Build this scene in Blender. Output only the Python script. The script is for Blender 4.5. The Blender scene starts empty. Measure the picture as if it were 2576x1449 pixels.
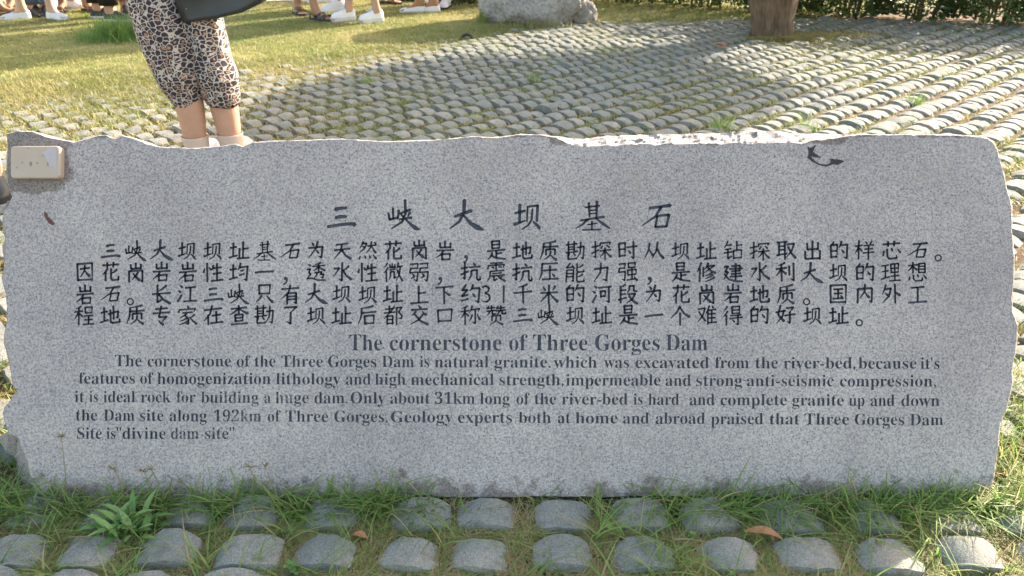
import bpy, bmesh, math, random
import numpy as np
from mathutils import Vector, Matrix, noise
from mathutils.bvhtree import BVHTree
from mathutils.geometry import delaunay_2d_cdt

S = bpy.context.scene
C = S.collection
PI = math.pi
R = math.radians
rnd = random.Random(7)
rng = np.random.default_rng(11)

# ------------------------------------------------------------------ camera, sky, sun, exposure
PITCH = R(26.8)
cs, sn = math.cos(PITCH), math.sin(PITCH)
F = 1983.0                      # focal length in pixels of a 2576 x 1449 picture
CX, CY, CAMZ = 1288.0, 724.5, 1.0
cd = bpy.data.cameras.new('camera')
cam = bpy.data.objects.new('camera', cd)
C.objects.link(cam)
cam.location = (0, 0, CAMZ)
cam.rotation_euler = (PI / 2 - PITCH, 0, 0)
cd.sensor_width = 36.0
cd.lens = 36.0 * F / 2576.0
cd.clip_start = 0.05
cd.clip_end = 600.0
cd.dof.use_dof = True
cd.dof.focus_distance = 1.46
cd.dof.aperture_fstop = 13.0
S.camera = cam

SUN_AZ, SUN_EL = R(47), R(24)   # azimuth to the right of the view direction (+Y)
w = bpy.data.worlds.new('World')
S.world = w
w.use_nodes = True
nt = w.node_tree
bg = nt.nodes['Background']
sky = nt.nodes.new('ShaderNodeTexSky')
sky.sky_type = 'NISHITA'
sky.sun_disc = False
sky.sun_elevation = SUN_EL
sky.sun_rotation = SUN_AZ
sky.air_density = 1.3
sky.dust_density = 3.0
sky_tint = nt.nodes.new('ShaderNodeMix')            # warm tint multiplied over the sky light, white-balancing its blue cast away
sky_tint.data_type = 'RGBA'
sky_tint.blend_type = 'MULTIPLY'
sky_tint.inputs[0].default_value = 1.0
sky_tint.inputs[7].default_value = (1.13, 1.0, 0.875, 1)
nt.links.new(sky.outputs[0], sky_tint.inputs[6])
nt.links.new(sky_tint.outputs[2], bg.inputs[0])
bg.inputs[1].default_value = 0.15
sd = bpy.data.lights.new('sun', 'SUN')
sd.energy = 4.5
sd.angle = R(0.5)
sd.color = (1.0, 0.87, 0.73)
sun = bpy.data.objects.new('sun', sd)
C.objects.link(sun)
SUNV = Vector((math.sin(SUN_AZ) * math.cos(SUN_EL), math.cos(SUN_AZ) * math.cos(SUN_EL), math.sin(SUN_EL)))
sun.rotation_euler = SUNV.to_track_quat('Z', 'Y').to_euler()
sun.location = (6, 6, 8)
S.view_settings.view_transform = 'Standard'
S.view_settings.look = 'None'
S.view_settings.gamma = 1.0
S.view_settings.use_curve_mapping = False
S.view_settings.exposure = 2.0


# ------------------------------------------------------------------ projection helpers
def at(px, py, z=0.0):
    """point of the horizontal plane at height z seen at pixel (px, py) of the 2576 px picture"""
    t = (py - CY) / F
    zc = (CAMZ - z) / (sn + t * cs)
    return Vector(((px - CX) / F * zc, zc * (cs - t * sn), z))


def at_d(px, py, d):
    """point at ground distance d seen at pixel (px, py)"""
    t = (py - CY) / F
    drop = d * (sn + t * cs) / (cs - t * sn)
    zc = d * cs + drop * sn
    return Vector(((px - CX) / F * zc, d, CAMZ - drop))


SD = 1.46                       # distance of the stone's face


def slab(px, py, dep=0.0, comp=False):
    k = (SD + dep) / SD if comp else 1.0
    X = (px - CX) / F * SD * k
    V = (py - CY) / F * SD * k
    Z = SD + dep
    return Vector((X, Z * cs - V * sn, CAMZ - Z * sn - V * cs))


# ------------------------------------------------------------------ object helpers
def tag(o, label=None, cat=None, group=None, kind=None):
    if label: o['label'] = label
    if cat: o['category'] = cat
    if group: o['group'] = group
    if kind: o['kind'] = kind
    return o


def empty(name, loc, rz=0.0, **k):
    o = bpy.data.objects.new(name, None)
    C.objects.link(o)
    o.location = loc
    o.rotation_euler = (0, 0, rz)
    o.empty_display_size = 0.1
    return tag(o, **k)


def link(name, me, mat=None, parent=None, smooth=True, world=True, **k):
    """world=True: vertices are world coordinates and the (unrotated) parent sits at its own place"""
    o = bpy.data.objects.new(name, me)
    C.objects.link(o)
    if mat: me.materials.append(mat)
    if smooth and len(me.polygons):
        me.polygons.foreach_set('use_smooth', np.ones(len(me.polygons), dtype=bool))
    if parent is not None:
        o.parent = parent
        if world:
            p = Vector(parent.location)
            if parent.parent is not None: p = p + Vector(parent.parent.location)
            o.location = -p
    return tag(o, **k)


def mesh(name, verts, faces):
    me = bpy.data.meshes.new(name)
    me.from_pydata([tuple(v) for v in verts], [], [tuple(f) for f in faces])
    me.update()
    return me


def np_mesh(name, V, loops, counts, attrs=None):
    me = bpy.data.meshes.new(name)
    V = np.ascontiguousarray(V, dtype=np.float32)
    me.vertices.add(len(V))
    me.vertices.foreach_set('co', V.ravel())
    me.loops.add(len(loops))
    me.loops.foreach_set('vertex_index', np.ascontiguousarray(loops, dtype=np.int32))
    me.polygons.add(len(counts))
    st = np.concatenate([[0], np.cumsum(counts)[:-1]]).astype(np.int32)
    me.polygons.foreach_set('loop_start', st)
    me.polygons.foreach_set('loop_total', np.ascontiguousarray(counts, dtype=np.int32))
    for n, a in (attrs or {}).items():
        at_ = me.attributes.new(n, 'FLOAT', 'POINT')
        at_.data.foreach_set('value', np.ascontiguousarray(a, dtype=np.float32))
    me.update(calc_edges=True)
    return me


def grid_mesh(name, P, wrap_u=False, cap=False):
    """P: list of rows of points, all rows same length; wrap_u closes each row"""
    nr, nc = len(P), len(P[0])
    V = [p for row in P for p in row]
    Fc = []
    for i in range(nr - 1):
        for j in range(nc if wrap_u else nc - 1):
            k = (j + 1) % nc
            Fc.append((i * nc + j, i * nc + k, (i + 1) * nc + k, (i + 1) * nc + j))
    if cap:
        Fc.append(tuple(range(nc))[::-1])
        Fc.append(tuple((nr - 1) * nc + j for j in range(nc)))
    return mesh(name, V, Fc)


def fbm(p, s, o=3):
    v, a = 0.0, 1.0
    p = Vector(p) * s
    for _ in range(o):
        v += a * noise.noise(p)
        p = p * 2.03 + Vector((3.1, 1.7, 5.3))
        a *= 0.5
    return v


# ------------------------------------------------------------------ materials
def mat_new(name):
    m = bpy.data.materials.new(name)
    m.use_nodes = True
    n = m.node_tree
    return m, n, n.nodes['Principled BSDF']


def ND(n, t, **k):
    x = n.nodes.new(t)
    for a, b in k.items():
        if a.startswith('i_'):
            x.inputs[a[2:].replace('_', ' ')].default_value = b
        else:
            setattr(x, a, b)
    return x


def ramp(n, stops, interp='LINEAR'):
    r = n.nodes.new('ShaderNodeValToRGB')
    r.color_ramp.interpolation = interp
    e = r.color_ramp.elements
    while len(e) < len(stops): e.new(0.5)
    for i, (p, c) in enumerate(stops):
        e[i].position = p
        e[i].color = (c[0], c[1], c[2], 1) if hasattr(c, '__len__') else (c, c, c, 1)
    return r


def mix(n, fac, a, b, mode='MIX'):
    m = n.nodes.new('ShaderNodeMix')
    m.data_type = 'RGBA'
    m.blend_type = mode
    for sock, v in ((m.inputs[0], fac), (m.inputs[6], a), (m.inputs[7], b)):
        if hasattr(v, 'is_linked') or hasattr(v, 'links'):
            n.links.new(v, sock)
        elif isinstance(v, (int, float)):
            sock.default_value = v if sock == m.inputs[0] else (v, v, v, 1)
        else:
            sock.default_value = (v[0], v[1], v[2], 1)
    return m.outputs[2]


def coords(n, scale=None, rot=None):
    tc = n.nodes.new('ShaderNodeTexCoord')
    o = tc.outputs['Object']
    if scale or rot:
        mp = n.nodes.new('ShaderNodeMapping')
        if scale: mp.inputs['Scale'].default_value = scale
        if rot: mp.inputs['Rotation'].default_value = rot
        n.links.new(o, mp.inputs[0])
        o = mp.outputs[0]
    return o


def tex(n, co, scale, detail=3.0, rough=0.6):
    t = ND(n, 'ShaderNodeTexNoise')
    t.inputs['Scale'].default_value = scale
    t.inputs['Detail'].default_value = detail
    t.inputs['Roughness'].default_value = rough
    if co is not None: n.links.new(co, t.inputs['Vector'])
    return t


def bump(n, b, h, strength, dist=0.002):
    x = ND(n, 'ShaderNodeBump')
    x.inputs['Strength'].default_value = strength
    x.inputs['Distance'].default_value = dist
    n.links.new(h, x.inputs['Height'])
    n.links.new(x.outputs[0], b.inputs['Normal'])


def simple(name, col, rough=0.7, var=0.15, scale=60, bmp=0.3, spec=0.3, dist=0.001, metal=0):
    m, n, b = mat_new(name)
    co = coords(n)
    t = tex(n, co, scale, 4)
    r = ramp(n, [(0.25, [c * (1 - var) for c in col]), (0.75, [min(1, c * (1 + var)) for c in col])])
    n.links.new(t.outputs[0], r.inputs[0])
    n.links.new(r.outputs[0], b.inputs['Base Color'])
    b.inputs['Roughness'].default_value = rough
    b.inputs['Specular IOR Level'].default_value = spec
    b.inputs['Metallic'].default_value = metal
    if bmp: bump(n, b, t.outputs[0], bmp, dist)
    return m


def granite_color(n, co):
    """speckled grey lilac granite"""
    big = tex(n, co, 4, 5, 0.65)
    base = ramp(n, [(0.32, (0.315, 0.288, 0.282)), (0.68, (0.43, 0.395, 0.375))])
    n.links.new(big.outputs[0], base.inputs[0])
    med = tex(n, co, 250, 3, 0.65)
    r1 = ramp(n, [(0.38, (0.66, 0.67, 0.74)), (0.5, (1, 1, 1)), (0.66, (1.45, 1.42, 1.36))])
    r1.color_ramp.elements[2].color = (1.25, 1.24, 1.21, 1)
    n.links.new(med.outputs[0], r1.inputs[0])
    c = mix(n, 1.0, base.outputs[0], r1.outputs[0], 'MULTIPLY')
    fl = tex(n, co, 330, 3, 0.65)
    r2 = ramp(n, [(0.575, 0.0), (0.64, 1.0)])
    n.links.new(fl.outputs[0], r2.inputs[0])
    c = mix(n, r2.outputs[0], c, (0.11, 0.115, 0.15))
    tanp = tex(n, co, 9, 3)
    r3 = ramp(n, [(0.6, 0.0), (0.78, 0.35)])
    n.links.new(tanp.outputs[0], r3.inputs[0])
    c = mix(n, r3.outputs[0], c, (0.40, 0.33, 0.27))
    return c, med, fl


def make_granite(name, rough_cut=False):
    m, n, b = mat_new(name)
    co = coords(n)
    c, med, fl = granite_color(n, co)
    if not rough_cut:
        # damp stain with its own outline round the box in the top left corner, and soil splash along the foot
        at_ = ND(n, 'ShaderNodeAttribute', attribute_name='stain')
        ns = tex(n, co, 22, 4)
        mm = ND(n, 'ShaderNodeMath', operation='ADD')
        n.links.new(at_.outputs['Fac'], mm.inputs[0])
        n.links.new(ns.outputs[0], mm.inputs[1])
        rr = ramp(n, [(0.88, 0.0), (1.16, 0.8)])
        n.links.new(mm.outputs[0], rr.inputs[0])
        cm = mix(n, 1.0, c, (0.46, 0.42, 0.385), 'MULTIPLY')
        c = mix(n, rr.outputs[0], c, cm)
    n.links.new(c, b.inputs['Base Color'])
    b.inputs['Roughness'].default_value = 0.78
    b.inputs['Specular IOR Level'].default_value = 0.25
    if rough_cut:
        t = tex(n, co, 120, 6, 0.75)
        bump(n, b, t.outputs[0], 1.0, 0.006)
    else:
        bump(n, b, med.outputs[0], 0.25, 0.0012)
    return m


def make_paint(name, worn):
    m, n, b = mat_new(name)
    co = coords(n)
    c, med, fl = granite_color(n, co)
    t = tex(n, co, 120, 4, 0.7)
    lo = 0.62 - 0.19 * worn
    r = ramp(n, [(lo, 0.0), (lo + 0.12, 1.0)])
    n.links.new(t.outputs[0], r.inputs[0])
    t2 = tex(n, co, 40, 3)
    pc = ramp(n, [(0.3, (0.024, 0.029, 0.046)), (0.7, (0.066, 0.077, 0.105))])
    n.links.new(t2.outputs[0], pc.inputs[0])
    g = mix(n, 1.0, c, (0.6, 0.62, 0.66), 'MULTIPLY')
    cc = mix(n, r.outputs[0], pc.outputs[0], g)
    n.links.new(cc, b.inputs['Base Color'])
    b.inputs['Roughness'].default_value = 0.7
    bump(n, b, t.outputs[0], 0.4, 0.001)
    return m


M_GRAN = make_granite('granite_sawn')
M_RAW = make_granite('granite_broken', True)
M_PAINT = make_paint('groove_paint', 0.0)
M_WORN = make_paint('groove_paint_worn', 0.75)


def make_paver():
    m, n, b = mat_new('paving_stone')
    tc = ND(n, 'ShaderNodeNewGeometry')
    co = tc.outputs['Position']
    t = tex(n, co, 14, 4)
    r = ramp(n, [(0.3, (0.175, 0.20, 0.19)), (0.55, (0.225, 0.235, 0.222)), (0.75, (0.29, 0.27, 0.25))])
    n.links.new(t.outputs[0], r.inputs[0])
    t2 = tex(n, co, 330, 3, 0.7)
    r2 = ramp(n, [(0.3, 0.58), (0.5, 1.0), (0.7, 1.35)])
    n.links.new(t2.outputs[0], r2.inputs[0])
    c = mix(n, 1.0, r.outputs[0], r2.outputs[0], 'MULTIPLY')
    t4 = tex(n, co, 45, 5, 0.75)
    r4 = ramp(n, [(0.52, 0.0), (0.68, 0.75)])
    n.links.new(t4.outputs[0], r4.inputs[0])
    c = mix(n, r4.outputs[0], c, (0.14, 0.12, 0.095))
    oi = ND(n, 'ShaderNodeObjectInfo')
    r3 = ramp(n, [(0, (0.80, 0.83, 0.82)), (1, (1.16, 1.10, 1.06))])
    n.links.new(oi.outputs['Random'], r3.inputs[0])
    c = mix(n, 1.0, c, r3.outputs[0], 'MULTIPLY')
    n.links.new(c, b.inputs['Base Color'])
    b.inputs['Roughness'].default_value = 0.85
    b.inputs['Specular IOR Level'].default_value = 0.2
    bump(n, b, t2.outputs[0], 0.6, 0.0022)
    return m


M_PAVE = make_paver()


def make_ground():
    m, n, b = mat_new('soil_and_thatch')
    g = ND(n, 'ShaderNodeNewGeometry')
    co = g.outputs['Position']
    a = ND(n, 'ShaderNodeAttribute', attribute_name='lawn')
    t = tex(n, co, 35, 6, 0.7)
    soil = ramp(n, [(0.3, (0.045, 0.032, 0.022)), (0.5, (0.105, 0.070, 0.045)), (0.62, (0.15, 0.125, 0.065)), (0.8, (0.28, 0.22, 0.14))])
    n.links.new(t.outputs[0], soil.inputs[0])
    t2 = tex(n, co, 6, 5, 0.7)
    lawn = ramp(n, [(0.3, (0.13, 0.15, 0.045)), (0.5, (0.20, 0.20, 0.07)), (0.7, (0.30, 0.25, 0.12))])
    n.links.new(t2.outputs[0], lawn.inputs[0])
    c = mix(n, a.outputs['Fac'], soil.outputs[0], lawn.outputs[0])
    n.links.new(c, b.inputs['Base Color'])
    b.inputs['Roughness'].default_value = 0.95
    b.inputs['Specular IOR Level'].default_value = 0.1
    bump(n, b, t.outputs[0], 0.8, 0.008)
    return m


M_SOIL = make_ground()


def make_leafy(name, stops, transl=0.35, rough=0.55):
    m = bpy.data.materials.new(name)
    m.use_nodes = True
    n = m.node_tree
    n.nodes.remove(n.nodes['Principled BSDF'])
    out = n.nodes['Material Output']
    a = ND(n, 'ShaderNodeAttribute', attribute_name='tint')
    r = ramp(n, stops)
    n.links.new(a.outputs['Fac'], r.inputs[0])
    d = ND(n, 'ShaderNodeBsdfPrincipled')
    d.inputs['Roughness'].default_value = rough
    d.inputs['Specular IOR Level'].default_value = 0.35
    n.links.new(r.outputs[0], d.inputs['Base Color'])
    tr = ND(n, 'ShaderNodeBsdfTranslucent')
    n.links.new(r.outputs[0], tr.inputs['Color'])
    mx = ND(n, 'ShaderNodeMixShader')
    mx.inputs[0].default_value = transl
    n.links.new(d.outputs[0], mx.inputs[1])
    n.links.new(tr.outputs[0], mx.inputs[2])
    n.links.new(mx.outputs[0], out.inputs['Surface'])
    return m


M_GRASS = make_leafy('grass_blades', [(0.0, (0.12, 0.21, 0.06)), (0.35, (0.19, 0.31, 0.08)), (0.6, (0.30, 0.37, 0.12)),
                                      (0.78, (0.38, 0.33, 0.15)), (1.0, (0.48, 0.37, 0.22))], 0.45)
M_LAWN = make_leafy('lawn_blades', [(0.0, (0.15, 0.21, 0.055)), (0.5, (0.30, 0.30, 0.10)), (0.8, (0.42, 0.36, 0.17)), (1.0, (0.47, 0.36, 0.22))])
M_LEAF = make_leafy('hedge_leaves', [(0.0, (0.025, 0.05, 0.02)), (0.5, (0.055, 0.10, 0.03)), (1.0, (0.12, 0.17, 0.05))], 0.25, 0.4)
M_CROWN = make_leafy('tree_leaves', [(0.0, (0.04, 0.08, 0.02)), (1.0, (0.10, 0.16, 0.04))], 0.2, 0.5)
M_WEED = make_leafy('weed_leaves', [(0.0, (0.10, 0.22, 0.06)), (1.0, (0.24, 0.38, 0.13))], 0.3, 0.5)
M_DEAD = make_leafy('dead_leaf', [(0.0, (0.24, 0.10, 0.045)), (1.0, (0.42, 0.20, 0.10))], 0.15, 0.6)
M_ORANGE = make_leafy('orange_leaf', [(0.0, (0.55, 0.13, 0.05)), (1.0, (0.6, 0.2, 0.08))], 0.15, 0.6)
def make_bark():
    m, n, b = mat_new('bark')
    co = coords(n, (1, 1, .22))
    t = tex(n, co, 26, 6, 0.7)
    t2 = tex(n, coords(n), 7, 4)
    r = ramp(n, [(0.3, (0.065, 0.045, 0.033)), (0.5, (0.15, 0.105, 0.075)), (0.72, (0.25, 0.185, 0.14))])
    n.links.new(t.outputs[0], r.inputs[0])
    r2 = ramp(n, [(0.35, (0.75, 0.78, 0.72)), (0.65, (1.15, 1.08, 1.0))])
    n.links.new(t2.outputs[0], r2.inputs[0])
    c = mix(n, 1.0, r.outputs[0], r2.outputs[0], 'MULTIPLY')
    n.links.new(c, b.inputs['Base Color'])
    b.inputs['Roughness'].default_value = 0.9
    bump(n, b, t.outputs[0], 0.9, 0.012)
    return m


M_BARK = make_bark()
M_BOULDER = simple('boulder_granite', (0.32, 0.31, 0.305), 0.9, 0.45, 40, 1.0, 0.15, 0.012)
M_SKIN = simple('skin', (0.47, 0.275, 0.195), 0.55, 0.12, 14, 0.05, 0.4)
M_SKIN2 = simple('skin_pale', (0.56, 0.35, 0.25), 0.5, 0.06, 20, 0.05, 0.4)
M_SKIN3 = simple('skin_tanned', (0.36, 0.19, 0.11), 0.5, 0.06, 20, 0.05, 0.4)
M_HAIR = simple('black_hair', (0.02, 0.016, 0.014), 0.5, 0.3, 200, 0.4, 0.5)
M_WHITE = simple('white_canvas', (0.72, 0.72, 0.74), 0.7, 0.05, 80, 0.2)
M_WSOLE = simple('white_rubber', (0.62, 0.62, 0.63), 0.6, 0.05, 80, 0.1)
M_BLACK = simple('black_cloth', (0.022, 0.022, 0.026), 0.8, 0.2, 90, 0.3)
M_BSHOE = simple('black_shoe', (0.025, 0.027, 0.032), 0.5, 0.2, 90, 0.2)
M_NAVY = simple('dark_green_strap', (0.025, 0.045, 0.05), 0.5, 0.2, 90, 0.2)
M_JEANS = simple('blue_jeans', (0.09, 0.17, 0.30), 0.85, 0.35, 25, 0.4)
M_KHAKI = simple('khaki_cloth', (0.40, 0.31, 0.21), 0.85, 0.12, 25, 0.4)
M_GREY = simple('grey_cloth', (0.27, 0.26, 0.27), 0.85, 0.12, 25, 0.4)
M_PINKC = simple('pink_cloth', (0.55, 0.36, 0.36), 0.85, 0.08, 25, 0.3)
M_SHIRT = simple('pale_shirt', (0.5, 0.5, 0.52), 0.85, 0.08, 25, 0.3)
M_TEAL = simple('teal_shirt', (0.10, 0.22, 0.24), 0.85, 0.08, 25, 0.3)
M_SOCK = simple('beige_sock', (0.56, 0.45, 0.38), 0.9, 0.06, 200, 0.5)
M_PINKS = simple('pink_shoe', (0.60, 0.40, 0.42), 0.6, 0.1, 60, 0.2)
M_BROWN = simple('brown_leather', (0.17, 0.085, 0.045), 0.55, 0.2, 60, 0.2)
M_BAG = simple('black_leather', (0.012, 0.016, 0.018), 0.38, 0.3, 14, 0.25, 0.5, 0.004)
M_METAL = simple('dull_metal', (0.30, 0.30, 0.31), 0.4, 0.1, 60, 0.1, 0.5, 0.001, 0.9)
M_BOX = simple('beige_plastic', (0.43, 0.345, 0.27), 0.5, 0.05, 26, 0.08, 0.4)
M_PEEL = simple('grey_peeled_film', (0.42, 0.39, 0.40), 0.5, 0.06, 60, 0.2)
M_TAR = simple('black_residue', (0.035, 0.03, 0.04), 0.6, 0.3, 150, 0.8)
M_RUST = simple('rust_brown_chip', (0.12, 0.055, 0.045), 0.8, 0.4, 200, 0.6)
M_HOLE = simple('dark_speck', (0.24, 0.21, 0.21), 0.8, 0.2, 200, 0.2)
M_PATH = simple('pale_path', (0.42, 0.38, 0.35), 0.9, 0.12, 12, 0.4)


def make_leopard():
    m, n, b = mat_new('leopard_print')
    tc = ND(n, 'ShaderNodeTexCoord')
    wp = tex(n, tc.outputs['Object'], 38, 2, 0.5)
    vm = ND(n, 'ShaderNodeVectorMath', operation='SCALE')
    vm.inputs['Scale'].default_value = 0.020
    n.links.new(wp.outputs['Color'], vm.inputs[0])
    va = ND(n, 'ShaderNodeVectorMath', operation='ADD')
    n.links.new(tc.outputs['Object'], va.inputs[0])
    n.links.new(vm.outputs[0], va.inputs[1])
    mp = ND(n, 'ShaderNodeMapping')
    mp.inputs['Scale'].default_value = (1.0, 0.45, 1.1)
    n.links.new(va.outputs[0], mp.inputs[0])
    v = ND(n, 'ShaderNodeTexVoronoi', feature='F1')
    v.inputs['Scale'].default_value = 52
    v.inputs['Randomness'].default_value = 0.85
    n.links.new(mp.outputs[0], v.inputs['Vector'])
    v2 = ND(n, 'ShaderNodeTexVoronoi', feature='DISTANCE_TO_EDGE')
    v2.inputs['Scale'].default_value = 52
    v2.inputs['Randomness'].default_value = 0.85
    n.links.new(mp.outputs[0], v2.inputs['Vector'])
    br = tex(n, tc.outputs['Object'], 110, 2)
    # cream between the cells, dark ring inside them, tan heart
    edge = ND(n, 'ShaderNodeMath', operation='MULTIPLY_ADD')
    n.links.new(br.outputs[0], edge.inputs[0])
    edge.inputs[1].default_value = -0.10
    n.links.new(v2.outputs['Distance'], edge.inputs[2])
    spot = ramp(n, [(0.015, 0.0), (0.03, 1.0)])
    n.links.new(edge.outputs[0], spot.inputs[0])
    heart = ramp(n, [(0.24, 1.0), (0.30, 0.0)])
    n.links.new(v.outputs['Distance'], heart.inputs[0])
    sep = ND(n, 'ShaderNodeSeparateColor')
    n.links.new(v.outputs['Color'], sep.inputs[0])
    gate = ramp(n, [(0.35, 0.0), (0.4, 1.0)])
    n.links.new(sep.outputs[0], gate.inputs[0])
    hm = ND(n, 'ShaderNodeMath', operation='MULTIPLY')
    n.links.new(heart.outputs[0], hm.inputs[0])
    n.links.new(gate.outputs[0], hm.inputs[1])
    dark = mix(n, hm.outputs[0], (0.028, 0.020, 0.032), (0.34, 0.17, 0.09))
    c = mix(n, spot.outputs[0], (0.42, 0.385, 0.355), dark)
    n.links.new(c, b.inputs['Base Color'])
    b.inputs['Roughness'].default_value = 0.85
    t = tex(n, tc.outputs['Object'], 16, 3)
    bump(n, b, t.outputs[0], 0.5, 0.01)
    return m


M_LEO = make_leopard()


# ------------------------------------------------------------------ ground sheet
def interp(x, xs, ys):
    return float(np.interp(x, xs, ys))


LXS, LYS = [-6, -3.4, -1.24, -0.6, 0.3, 0.8, 2.2, 4, 6], [4.5, 4.8, 5.6, 6.35, 7.0, 7.15, 7.3, 8.2, 9.0]


def lawn_amount(x, y):
    b = np.interp(x, LXS, LYS)
    wd = np.interp(x, [-4, -1, 0.5], [2.2, 1.2, 0.35])
    return np.clip((y - b + wd) / wd, 0, 1)


def soil_z(x, y, n=0.0):
    l = lawn_amount(x, y)
    left = np.clip((-x - 0.4) / 2.2, 0, 1) * np.clip((y - 2.0) / 2.0, 0, 1)
    return -0.0155 + 0.009 * left + 0.020 * l * (1 - 0.4 * left) + n


xs = np.concatenate([[-200, -80, -30, -14, -9], np.arange(-6, 6.01, 0.045), [9, 14, 30, 80, 200]])
ys = np.concatenate([[-60, -15, -4, -1], np.arange(0.3, 2.0, 0.03), np.arange(2.0, 9.01, 0.05), [10, 12, 16, 25, 60, 150, 320]])
GX, GY = np.meshgrid(xs, ys)
NZ = np.array([noise.noise(Vector((x * 9, y * 9, 0))) * 0.006 + noise.noise(Vector((x * 31, y * 31, 4))) * 0.0035
               for x, y in zip(GX.ravel(), GY.ravel())]).reshape(GX.shape)
GZ = soil_z(GX, GY, NZ)
V = np.stack([GX.ravel(), GY.ravel(), GZ.ravel()], 1)
nx, ny = len(xs), len(ys)
i, j = np.meshgrid(np.arange(nx - 1), np.arange(ny - 1))
a0 = (j * nx + i).ravel()
q = np.stack([a0, a0 + 1, a0 + nx + 1, a0 + nx], 1)
me = np_mesh('ground', V, q.ravel(), np.full(len(q), 4), {'lawn': lawn_amount(GX, GY).ravel()})
link('ground', me, M_SOIL, kind='structure')
# pale path beyond the lawn on the far left
me = mesh('path', [(-9, 8.3, 0.012), (-1.7, 8.3, 0.012), (-1.5, 11.5, 0.012), (-9, 11.5, 0.012),
                   (-9, 8.3, -0.05), (-1.7, 8.3, -0.05), (-1.5, 11.5, -0.05), (-9, 11.5, -0.05)],
          [(0, 1, 2, 3), (0, 4, 5, 1), (1, 5, 6, 2), (2, 6, 7, 3), (3, 7, 4, 0)])
link('path', me, M_PATH, smooth=False, kind='structure')


# ------------------------------------------------------------------ paving stones
def stone_mesh(seed, nu=9, nw=7):
    r = random.Random(seed)
    a, b, H = 0.0650, 0.0385, 0.0190
    k1, k2 = r.uniform(-.08, .08), r.uniform(-.08, .08)
    rows = []
    for jw in range(nw):
        wv = -1 + 2 * jw / (nw - 1)
        row = []
        for iu in range(nu):
            u = -1 + 2 * iu / (nu - 1)
            uu, ww = max(-0.96, min(0.96, u * 1.12)), max(-0.93, min(0.93, wv * 1.3))
            edge = abs(u) > 0.99 or abs(wv) > 0.99
            x = a * (1.03 if edge else 1) * (u if edge else uu) * (1 - 0.10 * wv * wv)
            y = b * (1.04 if edge else 1) * (wv if edge else ww) * (1 - 0.42 * abs(u) ** 2.2)
            p = min(1.0, (1.02 - abs(uu)) / 0.66)
            p = p * p * (3 - 2 * p) * 0.3 + p * 0.7
            z = H * (p - 0.10 * ww ** 4 + k1 * uu + k2 * ww)
            if edge: z = -0.034
            x += r.uniform(-1, 1) * 0.0026
            y += r.uniform(-1, 1) * 0.0026
            z += r.uniform(-1, 1) * (0.0013 if not edge else 0)
            row.append((x, y, z - 0.0115))
        rows.append(row)
    m_ = grid_mesh('paving_stone', rows)
    return m_


STONES = [stone_mesh(s) for s in range(8)]
for s_ in STONES:
    s_.materials.append(M_PAVE)
    s_.polygons.foreach_set('use_smooth', np.ones(len(s_.polygons), dtype=bool))
    s_.set_sharp_from_angle(angle=R(34))
pave = empty('cobble_pavement', (0, 1.0, 0), kind='structure')
spots = []
rowA = [-115, 85, 278, 477, 632, 830, 1060, 1228, 1420, 1610, 1785, 1990, 2195, 2395, 2575, 2770]
rowB = [-160, 32, 212, 415, 625, 812, 1030, 1207, 1415, 1612, 1835, 2040, 2235, 2445, 2650]
rowC = [-60, 160, 362, 570]
rowC2 = [790, 2270, 2470]
for row, py in ((rowC2, 1500), (rowA, 1293), (rowB, 1390), (rowC, 1486)):
    for px in row:
        p = at(px, py + (px - CX) * 0.006)
        spots.append((p.x, p.y + rnd.uniform(-.004, .004), rnd.uniform(-.004, .004), rnd.uniform(-.07, .07), rnd.uniform(0.86, 1.02), rnd.uniform(0.98, 1.10)))
for k in range(1, 5):
    for px in rowB:
        p = at(px + rnd.uniform(-10, 10), 1390)
        spots.append((p.x, p.y - 0.0915 * (k + 1), 0, rnd.uniform(-.06, .06), .95, 1.05))
AZ = R(45)
e1 = Vector((math.sin(AZ), math.cos(AZ))) * 0.0925
e2 = Vector((math.cos(AZ), -math.sin(AZ))) * 0.137
org = at(2102, 328)
TRUNK = at(1958, 92)
for a in range(-130, 130):
    for b in range(-80, 80):
        x = org.x + e1.x * a + e2.x * b
        y = org.y + e1.y * a + e2.y * b
        if y < 1.17 or y > 8.6: continue
        zc = y * cs + CAMZ * sn
        if abs(x) > zc * 0.66 + 1.1: continue
        if abs(x) < 1.0 and y < 1.46: continue
        if abs(x) >= 1.0 and y < 1.25: continue
        if lawn_amount(x, y) > 0.97: continue
        hy = np.interp(x, [0.8, 2.2, 4.1, 6], [7.35, 7.4, 6.95, 6.5])
        if x > 0.8 and y > hy - 0.02: continue
        if (x - TRUNK.x) ** 2 + (y - TRUNK.y) ** 2 < 0.27 ** 2: continue
        if math.hypot((x - TRUNK.x - 0.42) / 0.42, (y - TRUNK.y - 0.12) / 0.16) < 1: continue
        left = max(0, min(1, (-x - 0.4) / 2.2)) * max(0, min(1, (y - 2.0) / 2.0))
        dz = -0.006 * left - 0.012 * lawn_amount(x, y) * (1 - left) + noise.noise(Vector((x * 1.5, y * 1.5, 9))) * 0.006
        if rnd.random() < 0.06: dz += rnd.uniform(0.004, 0.010)
        spots.append((x + rnd.gauss(0, .0035), y + rnd.gauss(0, .0035), dz + rnd.gauss(0, .0035), -AZ + rnd.gauss(0, .07),
                      rnd.uniform(.90, 1.06), rnd.uniform(.86, 1.08)))


def visible_size(s):
    x, y = s[0], s[1]
    zc = y * cs + sn
    tx, ty = x / zc, (CAMZ * cs - y * sn) / zc
    if abs(tx) > 0.665 or abs(ty) > 0.385: return 1e9
    px, py = CX + tx * F, CY + ty * F
    if 40 < px < 2500 and 350 < py < 1225: return 1e9          # behind the stone
    return zc


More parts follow.
